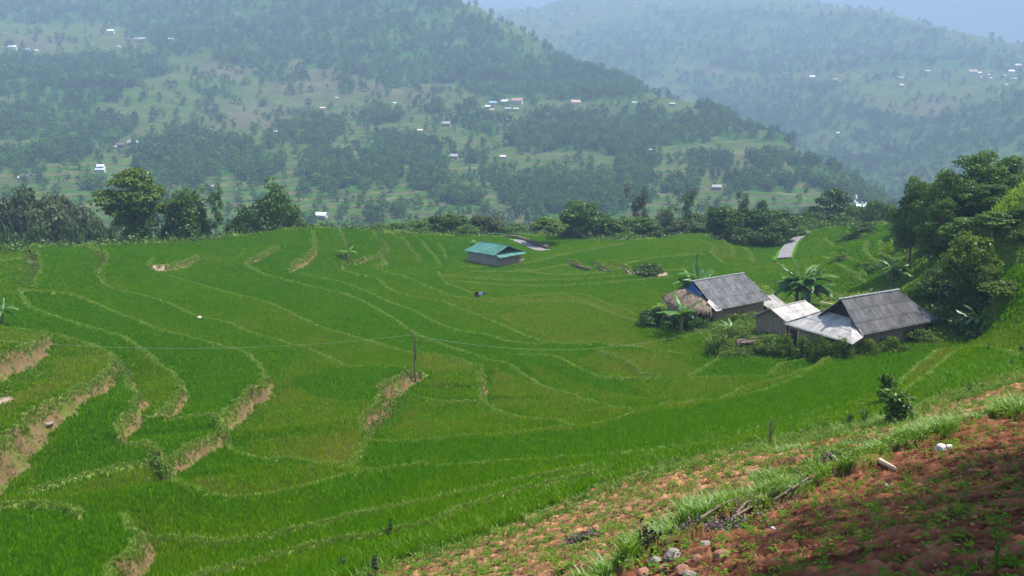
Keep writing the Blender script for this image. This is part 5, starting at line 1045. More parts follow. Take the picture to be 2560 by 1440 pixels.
for px, py, wd, kc, lb in FH:
    hh = fhit(px, py)
    if hh is None: continue
    d = float(np.linalg.norm(hh)); W = max(wd, 9) * .88 * d / F; D = W * .55; rm_, wm_ = HM[kc]; big = wd >= 20
    o = empty('hillside_house', tuple(hh), random.uniform(-.35, .35), lb, 'house', 'houses scattered across the far valley side')
    hw, hr = W * .26, W * .5; mb = MB(); mb.box((0, 0, hw / 2 - 1), (W * .86, D * .8, hw + 2)); mb.build('wall', wm_, o)
    mb = MB(); e = .02 * W
    for sg in (-1, 1):
        q = [(-W / 2, 0, hr), (W / 2, 0, hr), (W / 2, sg * D * .62, hw), (-W / 2, sg * D * .62, hw)]; mb.prism(q if sg < 0 else q[::-1], (0, 0, e))
    mb.build('roof', rm_, o)
    mb = MB(); gx = W * .43 - .02
    for sg in (-1, 1): mb.prism([(sg * gx, -D * .4, hw), (sg * gx, D * .4, hw), (sg * gx, 0, hr * .96)], (-sg * .1, 0, 0))
    mb.build('gable', wm_, o)
    if px in (253, 805):
        mb = MB(); q = [(-W * .42, .1, hr + W * .30), (W * .42, .1, hr + W * .30), (W * .42, -D * .35, hr + W * .06), (-W * .42, -D * .35, hr + W * .06)]
        if px == 253: mb.prism(q, (0, 0, e)); mb.prism([(a, .2 - b, c) for a, b, c in q][::-1], (0, 0, e)); mb.build('upper_roof', rm_, o); mb = MB(); mb.box((0, .1, hr + W * .03), (W * .7, D * .4, W * .28)); mb.build('upper_wall', wm_, o)
        else:
            mb = MB(); mb.box((W * .25, -D * .55, hw * .3), (W * .9, D * .5, hw * .25)); mb.build('porch', HM['dark'][1], o)
for o in list(bpy.data.objects):
    if o.name in ('long_farmhouse', 'thatched_farmhouse', 'small_shed', 'green_roofed_house'):
        zg = gz(o.location.x, o.location.y); o.location.z = zg
        for c_ in bpy.data.objects:
            if c_.parent == o: c_.location.z -= zg

# ------------------------------------------------------------------ rice, bank grass
def blades(pos, h, wd, lean, rg, tint, nb, spread):
    """nb pointed blades per tuft"""
    n = len(pos); P = np.repeat(pos, nb, 0); m_ = n * nb; H = np.repeat(h, nb) * rg.uniform(.6, 1.1, m_); W = np.repeat(wd, nb)
    th = rg.uniform(0, 6.283, m_); off = np.repeat(spread, nb) * np.sqrt(rg.uniform(0, 1, m_)); P = P + np.stack([np.cos(th) * off, np.sin(th) * off, np.zeros(m_)], -1)
    la = rg.uniform(0, 6.283, m_); ln = H * lean * rg.uniform(.2, 1, m_); tip = P + np.stack([np.cos(la) * ln, np.sin(la) * ln, H], -1)
    mid = P + np.stack([np.cos(la) * ln * .3, np.sin(la) * ln * .3, H * .6], -1)
    fa = rg.uniform(-1.0, 1.0, m_); s = np.stack([np.cos(fa), np.sin(fa), np.zeros(m_)], -1) * W[:, None]
    V = np.stack([P - s * .5 - [0, 0, .06], P + s * .5 - [0, 0, .06], mid + s * .45, tip, mid - s * .45], 1).reshape(-1, 3)
    I = np.arange(m_)[:, None] * 5; t = np.repeat(np.clip(np.repeat(tint, nb) + rg.uniform(-.15, .15, m_), 0, 1), 5)
    return V, np.concatenate([I + [[0, 1, 2]], I + [[0, 2, 4]], I + [[4, 2, 3]]]), t

def pick(weight, n, rg):
    da = np.gradient(near.a)[:, None]; dr = np.gradient(near.r)[None, :]; area = da * dr * near.R
    p_ = (weight * area).ravel(); p_ /= p_.sum(); k = rg.choice(p_.size, n, p=p_); i, j = np.unravel_index(k, near.Z.shape)
    a = near.a[i] + da[i, 0] * rg.uniform(-.5, .5, n); r = near.r[j] + dr[0, j] * rg.uniform(-.5, .5, n); x, y = r * np.sin(a), r * np.cos(a)
    return x, y, near.sample(x, y), i, j
inview = (np.abs(near.a) < math.radians(37))[:, None] & (near.R > 20)
rg = mk(300)
pxr, pyr = project(near.X, near.Y, near.Z); vis_ = inview & (pyr < 1560)
wt = rice * vis_ / near.R ** 1.15
x, y, z, i, j = pick(wt, 300000, rg); d = np.hypot(x, y)
# plant in rows: snap to a slightly wandering grid where near
tint = ripe[i, j] * .85 + rg.uniform(-.05, .15, len(x))
V, t, tn = blades(np.c_[x, y, z], 0.30 + rg.uniform(0, .12, len(x)), 0.012 + .0011 * d, .45, rg, tint, 4, 0.05 + .0016 * d)
tag(obj('rice_plants', mesh_np('rice_plants', V, t, {'tint': tn}, False, (GR,))), 'green rice standing in the terraced paddies', 'rice', kind='stuff')
# dry straw-coloured stems that fleck the thin paddies
GS = leaf_mat('leaf_straw', (0.20, 0.17, 0.05), (0.36, 0.27, 0.10), .3, 0, 0)
x, y, z, i, j = pick(wt * np.clip(ripe - .25, 0, 1) ** 1.2, 24000, rg); d = np.hypot(x, y)
V, t, tn = blades(np.c_[x, y, z], 0.34 + rg.uniform(0, .16, len(x)),  .005 + .00042 * d, .25, rg, rg.uniform(0, 1, len(x)), 2, .03 + .0005 * d)
tag(obj('straw_stems', mesh_np('straw_stems', V, t, {'tint': tn}, False, (GS,))), 'yellowed stems among the rice', 'rice', kind='stuff')
bw = (np.clip(bund * 1.4 - .25, 0, 1) + .06 * np.clip(earth, 0, 1)) * (~red) * vis_ / near.R ** 0.9
x, y, z, i, j = pick(bw, 80000, rg); d = np.hypot(x, y)
V, t, tn = blades(np.c_[x, y, z], 0.10 + rg.uniform(0, .15, len(x)), .007 + .0007 * d, .9, rg, rg.uniform(.2, .9, len(x)), 4, .06 + .001 * d)
tag(obj('bank_grass', mesh_np('bank_grass', V, t, {'tint': tn}, False, (GW,))), 'pale grass growing along the paddy banks', 'grass', kind='stuff')
ww = (wild | yard) * (near.R < RIMR + 12) * vis_ / near.R ** 0.9
x, y, z, i, j = pick(ww, 52000, rg); d = np.hypot(x, y); k_ = fbm(x * .18, y * .18, 3, 310)
V, t, tn = blades(np.c_[x, y, z], (0.22 + rg.uniform(0, .3, len(x))) * np.clip(1 + 1.3 * k_, .4, 2), .02 + .0013 * d, .9, rg, np.clip(.5 + k_ + rg.uniform(-.2, .2, len(x)), 0, 1), 4, .12 + .0015 * d)
tag(obj('rough_grass', mesh_np('rough_grass', V, t, {'tint': tn}, False, (GW,))), 'rough grass on the right hillside and round the houses', 'grass', kind='stuff')

def herb(name, wmap, n, size, mat, hgt, label, cat, rg, spread=.25, k=7, tint=(.1, .9)):
    x, y, z, i, j = pick(wmap, n, rg); c = np.repeat(np.c_[x, y, z], k, 0); m_ = len(c); hh = np.repeat(hgt * rg.uniform(.3, 1.2, n), k)
    c = c + np.stack([rg.normal(size=m_) * spread, rg.normal(size=m_) * spread, hh * rg.uniform(.1, 1, m_)], -1)
    nn = sph(m_, rg) + [0, 0, .9]; nn /= np.linalg.norm(nn, axis=1, keepdims=True); V, q = diamonds(c, nn, size, rg)
    t = np.repeat(np.clip(np.repeat(rg.uniform(*tint, n), k) + rg.uniform(-.2, .2, m_), 0, 1), 4)
    tag(obj(name, mesh_np(name, V, q, {'tint': t}, False, (mat,))), label, cat, kind='stuff')
HERB = [[(985,975),(1010,960),(1065,985),(1010,1000),(965,1050),(930,1075),(925,1050),(955,1010)],[(0,955),(70,915),(110,880),(120,925),(80,960),(30,1010),(0,1030)],[(55,640),(95,630),(105,690),(70,712),(40,735),(40,680)],[(230,650),(280,640),(272,672),(250,690),(225,690)],
        [(575,1060),(660,990),(670,1000),(600,1070)],[(290,900),(315,905),(322,935),(300,960),(280,950)],[(380,1140),(430,1180),(440,1205),(400,1190)],[(848,600),(872,595),(875,650),(860,670),(845,660)],[(935,590),(965,600),(965,640),(940,640)],[(1005,610),(1045,640),(1045,660),(1015,640)]]
hm = np.zeros_like(Z)
for pg in HERB: hm = np.maximum(hm, inpoly(PX, PY, pg) * 1.0)
herb('bank_weeds', hm * (near.R < 170) / near.R ** .6, 3000, .14, G3, .30, 'leafy weeds on the earth banks between the paddies', 'weeds', mk(320), .25, 12)
YW = inpoly(PX, PY, [(1770,862),(1800,835),(1880,825),(1960,850),(2130,862),(2110,875),(1990,884),(1890,894),(1800,898)]) | inpoly(PX, PY, [(1700,815),(1790,815),(1860,800),(1900,800),(1880,830),(1800,840)])
herb('yard_weeds', (YW & ~path) / near.R, 4200, .16, G3, .95, 'bright weeds and shrubs in front of the houses', 'weeds', mk(321), .30, 16)
SW = inpoly(PX, PY, [(2310,850),(2340,800),(2330,750),(2400,700),(2500,700),(2515,735),(2500,795),(2460,835),(2380,858)]) & (near.R > 55)
herb('slope_shrubbery', SW / near.R ** .5, 2600, .30, G2, 1.1, 'tangled shrubbery on the slope right of the long farmhouse', 'shrubbery', mk(322), .4, 10, (0, .9))
VG = (beyond & (near.R < RIMR + 45) & (near.R < 240)) / near.R
herb('valley_scrub', VG, 7000, .5, G2, 1.3, 'scrub below the rim of the terraces', 'scrub', mk(323), .8, 12, (0, .7))

# ------------------------------------------------------------------ the dug field: seedlings, weeds, stones, sticks
def seedling(rg):
    Vs, Qs, Ts = [], [], []; n0 = 0; k = rg.integers(5, 9)
    for a in np.arange(k) * 6.283 / k + rg.uniform(-.3, .3, k):
        L = rg.uniform(.06, .115); w_ = L * .33; el = rg.uniform(.1, .7); r0 = rg.uniform(.02, .05); z0 = rg.uniform(.05, .16); dr_ = np.array([math.cos(a), math.sin(a), 0]); sd_ = np.array([-math.sin(a), math.cos(a), 0])
        b = dr_ * r0 + [0, 0, z0]; f = lambda s, l, dz=0: b + dr_ * L * s * math.cos(el) + [0, 0, L * s * math.sin(el) - .35 * L * s * s + dz] + sd_ * l
        v = [f(0, 0), f(.35, -w_), f(.8, -w_ * .75), f(1.1, 0, -.01), f(.8, w_ * .75), f(.35, w_), f(.55, 0, -.012)]
        Vs += v; Qs += [[n0, n0 + 1, n0 + 6], [n0 + 1, n0 + 2, n0 + 6], [n0 + 2, n0 + 3, n0 + 6], [n0 + 3, n0 + 4, n0 + 6], [n0 + 4, n0 + 5, n0 + 6], [n0 + 5, n0, n0 + 6]]; Ts += [rg.uniform(0, 1)] * 7; n0 += 7
        Vs += [np.array([.004, 0, 0]), np.array([-.004, 0, 0]), b]; Qs += [[n0, n0 + 1, n0 + 2]]; Ts += [.5] * 3; n0 += 3
    return np.array(Vs), np.array(Qs), np.array(Ts)
sv_ = []
for s in range(10):
    v, q, t = seedling(mk(400 + s)); sv_.append((v, q, t, mesh_np('crop_seedling', v, q, {'tint': t}, True, (GC,))))
rg = mk(410); vr = vis_ | ((near.R <= 24) & (np.abs(near.A) < math.radians(36)) & (near.R > 5)); vr = vr & (pyr < 1500) & (pxr > 700) & (pxr < 2700)
x, y, z, i, j = pick((red & ~weed) * vr * np.where(upred, 1, 2.2) / near.R ** .5, 3600, rg)
# keep them apart
kp = []; 
for a in range(len(x)):
    if all((x[a] - x[b]) ** 2 + (y[a] - y[b]) ** 2 > .05 for b in kp[-400:]): kp.append(a)
x, y, z, i, j = x[kp], y[kp], z[kp], i[kp], j[kp]; d = np.hypot(x, y); up_ = upred[i, j]; od = np.argsort(d)
SHADE = inpoly(*project(x, y, z), [(1600,1440),(1700,1360),(1950,1280),(2200,1250),(2450,1160),(2600,1120),(2700,1500),(1500,1500)])
rV, rQ, rT, rn = [], [], [], 0
for c_, a in enumerate(od):
    s = rg.uniform(.65, 1.15); th = rg.uniform(0, 6.28); v, q, t, me = sv_[a % 10]
    if c_ < 300:
        o = obj('crop_seedling', me); o.location = (x[a], y[a], z[a] - .01); o.rotation_euler = (rg.normal() * .12, rg.normal() * .12, th); o.scale = (s, s, s)
        if SHADE[a]: tag(o, 'small leafy crop plant in the shaded part of the red upper field', 'seedling', 'crop plants in the shaded red soil')
        elif up_[a]: tag(o, 'small leafy crop plant in the sunny part of the red upper field', 'seedling', 'crop plants in the sunny red soil')
        else: tag(o, 'small leafy crop plant in the paler lower strip beside the paddies', 'seedling', 'crop plants in the lower strip')
    else:
        ct, s2 = math.cos(th), math.sin(th); vv = np.stack([(v[:, 0] * ct - v[:, 1] * s2) * s + x[a], (v[:, 0] * s2 + v[:, 1] * ct) * s + y[a], v[:, 2] * s + z[a] - .01], -1); rV.append(vv); rQ.append(q + rn); rT.append(t); rn += len(v)
if rV: tag(obj('crop_rows', mesh_np('crop_rows', np.concatenate(rV), np.concatenate(rQ), {'tint': np.concatenate(rT)}, True, (GC,))), 'more small crop plants farther off in the dug field', 'seedlings', kind='stuff')
# lime-green ferny weeds on the bank between the strips, grass at the field edge
GL = leaf_mat('leaf_lime', (0.065, 0.165, 0.008), (0.200, 0.320, 0.022), .4, 0, .03)
rg = mk(420); x, y, z, i, j = pick(weed * vr * np.clip(fbm(X * .9, Y * .9, 3, 421) * 3.0 + .35, 0.03, 1), 3600, rg)
V, t, tn = blades(np.c_[x, y, z], (.10 + rg.uniform(0, .22, len(x))) * np.clip(1 + 1.5 * fbm(x * .9, y * .9, 3, 421), .5, 1.8), np.full(len(x), .020), 1.5, rg, rg.uniform(0, 1, len(x)), 14, np.full(len(x), .12))
tag(obj('ferny_weeds', mesh_np('ferny_weeds', V, t, {'tint': tn}, False, (GL,))), 'lime green ferny weeds on the bank between the dug strips', 'weeds', kind='stuff')
herb('bank_herbs', weed * vr * np.clip(fbm(X * .8, Y * .8, 3, 425) * 2 + .3, 0, 1), 1500, .085, G3, .22, 'small leafy herbs among the bank weeds', 'weeds', mk(426), .10, 16)
EDGE = np.zeros_like(red); e_ = np.array(RED[:15], float)
EDGE = inpoly(PX, PY, [(p[0] - 15, p[1] - 38) for p in RED[:13]] + [(p[0] + 12, p[1] + 26) for p in RED[:13]][::-1]) & (near.R < 75)
x, y, z, i, j = pick(EDGE * vr, 3200, rg)
V, t, tn = blades(np.c_[x, y, z], .12 + rg.uniform(0, .34, len(x)), np.full(len(x), .022), 1.2, rg, rg.uniform(0, .8, len(x)), 9, np.full(len(x), .14))
tag(obj('edge_grass', mesh_np('edge_grass', V, t, {'tint': tn}, False, (GW,))), 'long grass along the edge of the dug field', 'grass', kind='stuff')
herb('edge_herbs', EDGE * vr * np.clip(fbm(X * .45, Y * .45, 3, 427) + .35, 0, 1), 1000, .10, G2, .28, 'leafy herbs along the edge of the dug field', 'weeds', mk(428), .13, 16, (.1, 1))
x, y, z, i, j = pick((red & ~weed) * vr * np.clip(fbm(X * .7, Y * .7, 3, 430) + .3, 0, 1) * np.where(upred, .25, 1), 3600, rg)
V, t, tn = blades(np.c_[x, y, z], .06 + rg.uniform(0, .14, len(x)), np.full(len(x), .012), 1.3, rg, rg.uniform(0, 1, len(x)), 8, np.full(len(x), .08))
tag(obj('sprouting_grass', mesh_np('sprouting_grass', V, t, {'tint': tn}, False, (GW,))), 'thin grass sprouting in the dug soil', 'grass', kind='stuff')

def rock(name, px, py, wpx, mat, label, group=None, sq=.7, cat='stone', s=0):
    h = ghit(px, py); d = np.linalg.norm(h); R_ = wpx * .92 * d / F / 2; bm_n = 14; rg = mk(500 + int(px) + s); th = np.linspace(0, math.pi, 9); V = []
    dirs = sph(9, rg); off = rg.uniform(.72, 1.0, 9)
    for a in th:
        for b in np.linspace(0, 2 * math.pi, bm_n, endpoint=False):
            dv = np.array([math.sin(a) * math.cos(b), math.sin(a) * math.sin(b), math.cos(a)]); r = min([1.1] + [o_ / max(dv @ q, .05) for q, o_ in zip(dirs, off)]); V.append(dv * r * R_ * np.array([1, .85, sq]))
    q = [[i_ * bm_n + k, (i_ + 1) * bm_n + k, (i_ + 1) * bm_n + (k + 1) % bm_n, i_ * bm_n + (k + 1) % bm_n] for i_ in range(8) for k in range(bm_n)]
    o = obj(name, mesh_np(name, V, np.array(q), None, False, (mat,))); o.location = (h[0], h[1], h[2] + R_ * sq * .12); o.rotation_euler = (0, 0, rg.uniform(0, 6.28)); tag(o, label, cat, group)
gS = 'stones heaped at the foot of the red field'
for a in [(1682,1392,52,M['stone'],'largest pale grey stone of the heap by the red field'),(1640,1408,44,M['stone'],'grey stone at the left of the largest one in the heap'),(1762,1362,32,M['stone'],'upright grey stone at the back of the heap'),(1806,1392,46,M['redstone'],'rust-red stone at the right end of the heap'),(1708,1428,40,M['redstone'],'reddish stone at the bottom edge under the largest'),
          (1660,1425,34,M['redstone'],'small reddish stone at the front left of the heap'),(1742,1398,26,M['redstone'],'small red stone between the largest and the rust-red stones'),(1610,1436,40,M['redstone'],'reddish stone at the left end of the heap by the bottom edge'),(1725,1440,38,M['stone'],'grey stone cut by the bottom edge under the heap')]: rock('stone', *a, group=gS)
rock('stone', 2353, 1122, 30, M['white'], 'white stone beside a smaller one at the top of the red field'); rock('stone', 2374, 1118, 18, M['white'], 'small white stone touching the bigger white one')
for a in [(2218,1216,16,M['stone'],'small grey stone below the cut log in the red field'),(1932,1322,14,M['white'],'small pale stone on the shaded soil, left'),(282,992,16,M['white'],'white stone on the bank of the left paddies'),(498,798,18,M['white'],'pale stone on a bank in the left middle paddies'),(1201,697,14,M['white'],'small white stone in the centre paddies'),(60,1020,18,M['stone'],'grey boulder at the foot of the far left earth bank'),
          (120,1060,26,M['stone'],'long pale rock in the left earth bank', None, .35),(150,1072,14,M['stone'],'grey rock beside the long pale one in the left bank')]: rock('stone', *a)
# loose clods of the tilled soil
rg = mk(650); x, y, z, i, j = pick((red & ~weed) * vr / near.R ** .6, 9000, rg); nC = len(x); o8 = np.array([[1, 0, 0], [-1, 0, 0], [0, 1, 0], [0, -1, 0], [0, 0, 1], [0, 0, -1.]])
r_c = .012 + .034 * rg.uniform(0, 1, nC) ** 3; V = (o8[None] * r_c[:, None, None] * rg.uniform(.6, 1.3, (nC, 6, 1)) + rg.normal(size=(nC, 6, 3)) * r_c[:, None, None] * .25 + np.c_[x, y, z + r_c * .3][:, None, :]).reshape(-1, 3)
T8 = np.array([[0, 2, 4], [2, 1, 4], [1, 3, 4], [3, 0, 4], [2, 0, 5], [1, 2, 5], [3, 1, 5], [0, 3, 5]]); Tq = (np.arange(nC)[:, None, None] * 6 + T8[None]).reshape(-1, 3)
M['clod'] = plain_mat('red_clod', (0.13, 0.05, 0.026), (0.36, 0.18, 0.105), 1.5, .95, 0)
tag(obj('soil_clods', mesh_np('soil_clods', V, Tq, None, False, (M['clod'],))), 'loose red clods on the dug soil', 'soil', kind='stuff')
# cut log, sticks, dead leaves
def stick(name, pts, r, mat, label, cat, group=None, lift=.05):
    P = catmull(np.array([ghit(*p) + [0, 0, lift + (p[0] % 7) * .01] for p in pts]), 5); mb = MB(); mb.tube(P, np.linspace(r, r * .5, len(P)), 7)
    if r < .05:
        for _ in range(3):
            k = random.randrange(1, len(P) - 1); e = P[k] + np.array([random.uniform(-.4, .4), random.uniform(-.3, .3), random.uniform(.05, .25)]); mb.tube([P[k], (P[k] + e) / 2 + [0, 0, .04], e], [r * .5, r * .4, r * .2], 5)
    tag(mb.build(name, mat), label, cat, group)
stick('cut_log', [(2200,1158), (2215,1166), (2240,1176)], .10, M['cream'], 'short pale cut log lying on the red soil', 'log')
gK = 'dry branches dragged onto the weedy bank'
for pts, lb in [([(1750,1308),(1800,1276),(1850,1252)], 'dry branch lowest on the weedy bank'),([(1830,1308),(1880,1280),(1915,1262)], 'dry branch right of the lowest one'),([(1935,1262),(1990,1226),(2040,1192)], 'long dry branch highest on the weedy bank'),([(1840,1300),(1868,1270),(1905,1246)], 'dry branch crossing behind the second one'),([(1955,1250),(1985,1236),(2030,1210)], 'dry branch just under the highest one'),([(1860,1275),(1900,1255),(1950,1240)], 'dry branch in the middle of the weedy bank')]:
    stick('dry_branch', pts, .035, M['wood'], lb, 'branch', gK, .12)
stick('dry_branch', [(1310,1300), (1350,1285), (1390,1270)], .02, M['palebark'], 'thin pale twig at the edge of the paddies', 'branch')
stick('dry_branch', [(860,1440), (905,1425), (950,1418)], .025, M['palebark'], 'pale stalk at the bottom edge beside the rice', 'branch')
def litter(name, px, py, n, sp, size, mat, label, cat, hgt=.25):
    rg = mk(600 + px); h = ghit(px, py); c = h + np.stack([rg.normal(size=n) * sp, rg.normal(size=n) * sp * .7, np.abs(rg.normal(size=n)) * hgt * .4], -1); c[:, 2] += near.sample(c[:, 0], c[:, 1]) - h[2]; nn = sph(n, rg); V, q = diamonds(c, nn, size, rg, None, .35)
    tag(obj(name, mesh_np(name, V, q, {'tint': np.repeat(rg.uniform(0, 1, n), 4)}, False, (mat,))), label, cat, kind='stuff')
GK = leaf_mat('leaf_dead', (0.018, 0.012, 0.010), (0.06, 0.04, 0.03), .1, 0, 0); GP = leaf_mat('leaf_greydry', (0.11, 0.085, 0.085), (0.20, 0.16, 0.155), .1, 0, 0)
litter('withered_plant', 1618, 1362, 170, .28, .16, GK, 'blackened withered plant beside the stone heap', 'dead plant', .55)
litter('dead_grass_heap', 1452, 1352, 420, .22, .16, GP, 'heap of grey-brown dead grass on the sandy strip', 'dead grass'); litter('dead_grass_heap', 2075, 1152, 300, .24, .15, GP, 'grey heap of dead grass on the bank above the branches', 'dead grass')
litter('dead_grass_heap', 1780, 1325, 600, .45, .15, GP, 'flattened dead grass behind the stone heap', 'dead grass'); litter('leaf_litter', 1900, 1260, 500, .6, .12, GD, 'brown leaf litter among the dry branches', 'litter')
# spindly plants
def weedstem(px, py, top, n, mat_l, label, leaf=.09, cat='plant', name='weed_plant', br=5, group=None):
    h = ghit(px, py); d = float(np.hypot(h[0], h[1])); zt = float(at_d(px, top, d)[2]); H = max(zt - h[2], .2); rg = mk(700 + px); o = empty(name, tuple(h), 0, label, cat, group); mb = MB(); tips = []
    for k in range(br):
        a = rg.uniform(0, 6.28); s_ = rg.uniform(.03, .30) * H; e = np.array([math.cos(a) * s_, math.sin(a) * s_, H * rg.uniform(.65, 1)]); p = [np.zeros(3) - [0, 0, .05], e * [.35, .35, .45], e]; mb.tube(p, [.012, .009, .005], 5); tips.append(p)
    mb.build('stem', M['wood'] if mat_l is GD else GW, o)
    if n:
        k = rg.integers(0, br, n); f = rg.uniform(.25, 1, n); T = np.array(tips); c = T[k, 1] * (1 - f)[:, None] + T[k, 2] * f[:, None] + rg.normal(size=(n, 3)) * H * .06; nn = sph(n, rg) + [0, 0, .7]; nn /= np.linalg.norm(nn, axis=1, keepdims=True); V, q = diamonds(c, nn, leaf, rg, None, .55)
        obj('foliage', mesh_np('foliage', V, q, {'tint': np.repeat(rg.uniform(0, 1, n), 4)}, False, (mat_l,)), o)
weedstem(1925, 1108, 1040, 60, GD, 'spindly dry reddish bush at the edge of the rice', .06, br=14)
weedstem(1140, 1250, 1235, 0, GD, 'thin dry stalk in the rice', br=2)
weedstem(978, 1332, 1300, 70, G1, 'dark leafy weed on the bank at the bottom of the rice', .12)
weedstem(2125, 1075, 1030, 130, G5, 'pale grey-green bushy weed left of the two leafy shrubs', .10, br=10); weedstem(2160, 1065, 1015, 120, G5, 'pale grey-green bushy weed nearest the two leafy shrubs', .10, br=10); weedstem(2060, 1085, 1040, 60, G2, 'green weed at the left of the pale bushy weeds', .09)
weedstem(2470, 880, 856, 40, G2, 'small dark weed on the rice at the right', .16); weedstem(2550, 885, 858, 50, G1, 'dark weed at the right edge above the red field', .16); weedstem(2530, 920, 895, 60, G2, 'bushy weed near the right edge on the field bank', .14)
weedstem(2420, 985, 955, 60, G2, 'leafy weed on the upper end of the red strip', .12); weedstem(2490, 1440, 1250, 60, G3, 'tall leaning weed in the shaded soil near the right corner', .06, br=3); weedstem(1806, 1180, 1150, 0, GD, 'dry stake standing in the sandy strip, left', br=2); weedstem(1905, 1148, 1130, 0, GD, 'dry stake standing in the sandy strip, right', br=2)
weedstem(860, 1430, 1385, 60, G1, 'dark leafy weed at the bottom edge in the rice', .12); weedstem(940, 1435, 1395, 50, G5, 'bluish strap-leaved weed at the foot of the sandy strip', .2, br=7)

# ------------------------------------------------------------------ banana plants
def banana_leaf(rg, L, w_, droop, fold):
    k = 11; V, Q = [], []; 
    for s in np.linspace(0, 1, k):
        x_ = L * (s - .18 * droop * s ** 2.2); z_ = L * (.55 * s * (1 - .35 * droop) - droop * .75 * s ** 2.1); ww_ = w_ * (0.10 if s < .12 else math.sin(min(1, (s - .08) / .92) * math.pi) ** .55 * .5 + .02); ww_ = max(ww_, .02)
        tear = 1 + .12 * rg.normal(); V += [[x_, -ww_ * tear, z_ - ww_ * fold + .02 * rg.normal()], [x_, 0, z_], [x_, ww_ * tear, z_ - ww_ * fold + .02 * rg.normal()]]
    for i_ in range(k - 1): Q += [[3 * i_, 3 * i_ + 3, 3 * i_ + 4, 3 * i_ + 1], [3 * i_ + 1, 3 * i_ + 4, 3 * i_ + 5, 3 * i_ + 2]]
    return mesh_np('leaf', V, np.array(Q), {'tint': np.clip(rg.uniform(.1, .8) + rg.uniform(-.15, .15, len(V)), 0, 1)}, True, (GB,))
bl = [banana_leaf(mk(800 + s), 1.0, .26, dr_, .35) for s, dr_ in enumerate([.15, .45, .7, .9, 1.0, .6, .3, .8])]
M['bstem'] = plain_mat('banana_stem', (0.10, 0.11, 0.05), (0.22, 0.20, 0.10), 3, .8, .4, (1, 1, .3))
def banana(px, py, top, nl, label, spread=1.0, stems=1, group='banana plants', d=None, sf=.5):
    h = ghit(px, py) if d is None else np.array(place(px, d)[:3]); h = np.array([h[0], h[1], gz(h[0], h[1])]); d = float(np.hypot(h[0], h[1])); H = float(at_d(px, top, d)[2]) - h[2]; rg = mk(900 + px); o = empty('banana_plant', tuple(h), rg.uniform(0, 6), label, 'banana plant', group)
    for s in range(stems):
        a0 = rg.uniform(0, 6.28); off = np.array([math.cos(a0), math.sin(a0), 0]) * (0 if s == 0 else .55 * spread); sh = H * (sf if s == 0 else rg.uniform(.7, 1) * sf); mb = MB(); mb.tube([off - [0, 0, .2], off + [0, 0, sh * .5], off + [.05, 0, sh]], [.14 * H / 4 + .04, .11 * H / 4 + .03, .05], 9); mb.build('stem', M['bstem'], o)
        n_ = nl if s == 0 else int(nl * .7) + 1
        for k in range(n_):
            lf = obj('leaf', bl[int(rg.integers(8))], o); up_ = k < max(1, n_ // 6); L = H * rg.uniform(.46, .68) * (1 if s == 0 else .85)
            lf.location = off + [.04, 0, sh * rg.uniform(.86, 1.0)]; lf.scale = (L * (1.1 if up_ else 1), L * rg.uniform(.75, 1.1) * (.62 if up_ else 1), L); lf.rotation_euler = (rg.normal() * .1, (-.85 if up_ else rg.uniform(-.45, .15)), k * 2.4 + rg.uniform(-.4, .4))
banana(2005, 772, 630, 19, 'largest banana clump, standing between the two farmhouses', 1.6, 5); banana(1742, 715, 664, 15, 'banana plant rising behind the thatched farmhouse', 1.4, 3, d=103, sf=.72); banana(2232, 712, 628, 15, 'shaggy banana clump on the right slope under the trees', 1.4, 3)
banana(10, 815, 738, 9, 'banana plant cut by the left edge', .8, 2); banana(1703, 838, 722, 11, 'banana plant in front of the thatched gable', .8, 1); banana(1826, 850, 782, 8, 'young banana plant in the yard before the stilt house', .5, 1); banana(2440, 835, 752, 9, 'yellow-green banana plant low on the bushy slope', 1, 2); banana(2480, 770, 690, 8, 'banana plant high on the bushy slope near the right paddy', 1, 1)
banana(1185, 640, 592, 7, 'banana plant behind the left end of the green-roofed house', 1, 2, d=160); banana(2280, 690, 655, 6, 'small banana plant on the grassy slope above the shaggy clump', .6, 1, d=112); banana(868, 655, 600, 6, 'slim banana plant growing on a bank of the centre left paddies', .5, 2); banana(1640, 612, 596, 5, 'small banana plant on the rim before the dark tree', .5, 1, d=168)

# ------------------------------------------------------------------ poles, wires, clothes line, wood pile, fence bits
h = ghit(1040, 955); d = float(np.hypot(h[0], h[1])); zt = float(at_d(1035, 832, d)[2]) - h[2]; o = empty('utility_pole', tuple(h), 0, 'crooked wooden wire pole of two lashed trunks standing on the grassy mound', 'pole')
mb = MB(); mb.tube(catmull([(0, 0, -.5), (-.08, 0, zt * .35), (-.03, 0, zt * .65), (-.2, 0, zt)], 5), np.linspace(.085, .055, 16), 8); mb.build('trunk', M['wood'], o); mb = MB(); mb.tube(catmull([(.06, -.12, zt * .45), (.02, -.1, zt * .65), (.07, -.1, zt * .85), (.06, -.1, zt * .93)], 5), np.linspace(.06, .045, 16), 8); mb.build('brace', M['wood'], o)
for z_ in (.5, .62, .8): mb = MB(); mb.tube([(math.cos(t) * .15 - .01, math.sin(t) * .15 - .05, zt * z_ + .02 * t) for t in np.linspace(0, 6.28, 12)], .02, 5); mb.build('lashing', M['darkwood'], o)
ptop = h + [-.15, 0, zt * .96]
h2 = ghit(1817, 876); d2 = float(np.hypot(h2[0], h2[1])); zt2 = float(at_d(1813, 806, d2)[2]) - h2[2]; o = empty('wire_post', tuple(h2), 0, 'thin dark post at the corner of the yard carrying the wire', 'post'); mb = MB(); mb.tube([(0, 0, -.3), (.03, 0, zt2 * .5), (-.02, 0, zt2)], [.06, .05, .04], 7); mb.build('trunk', M['darkwood'], o)
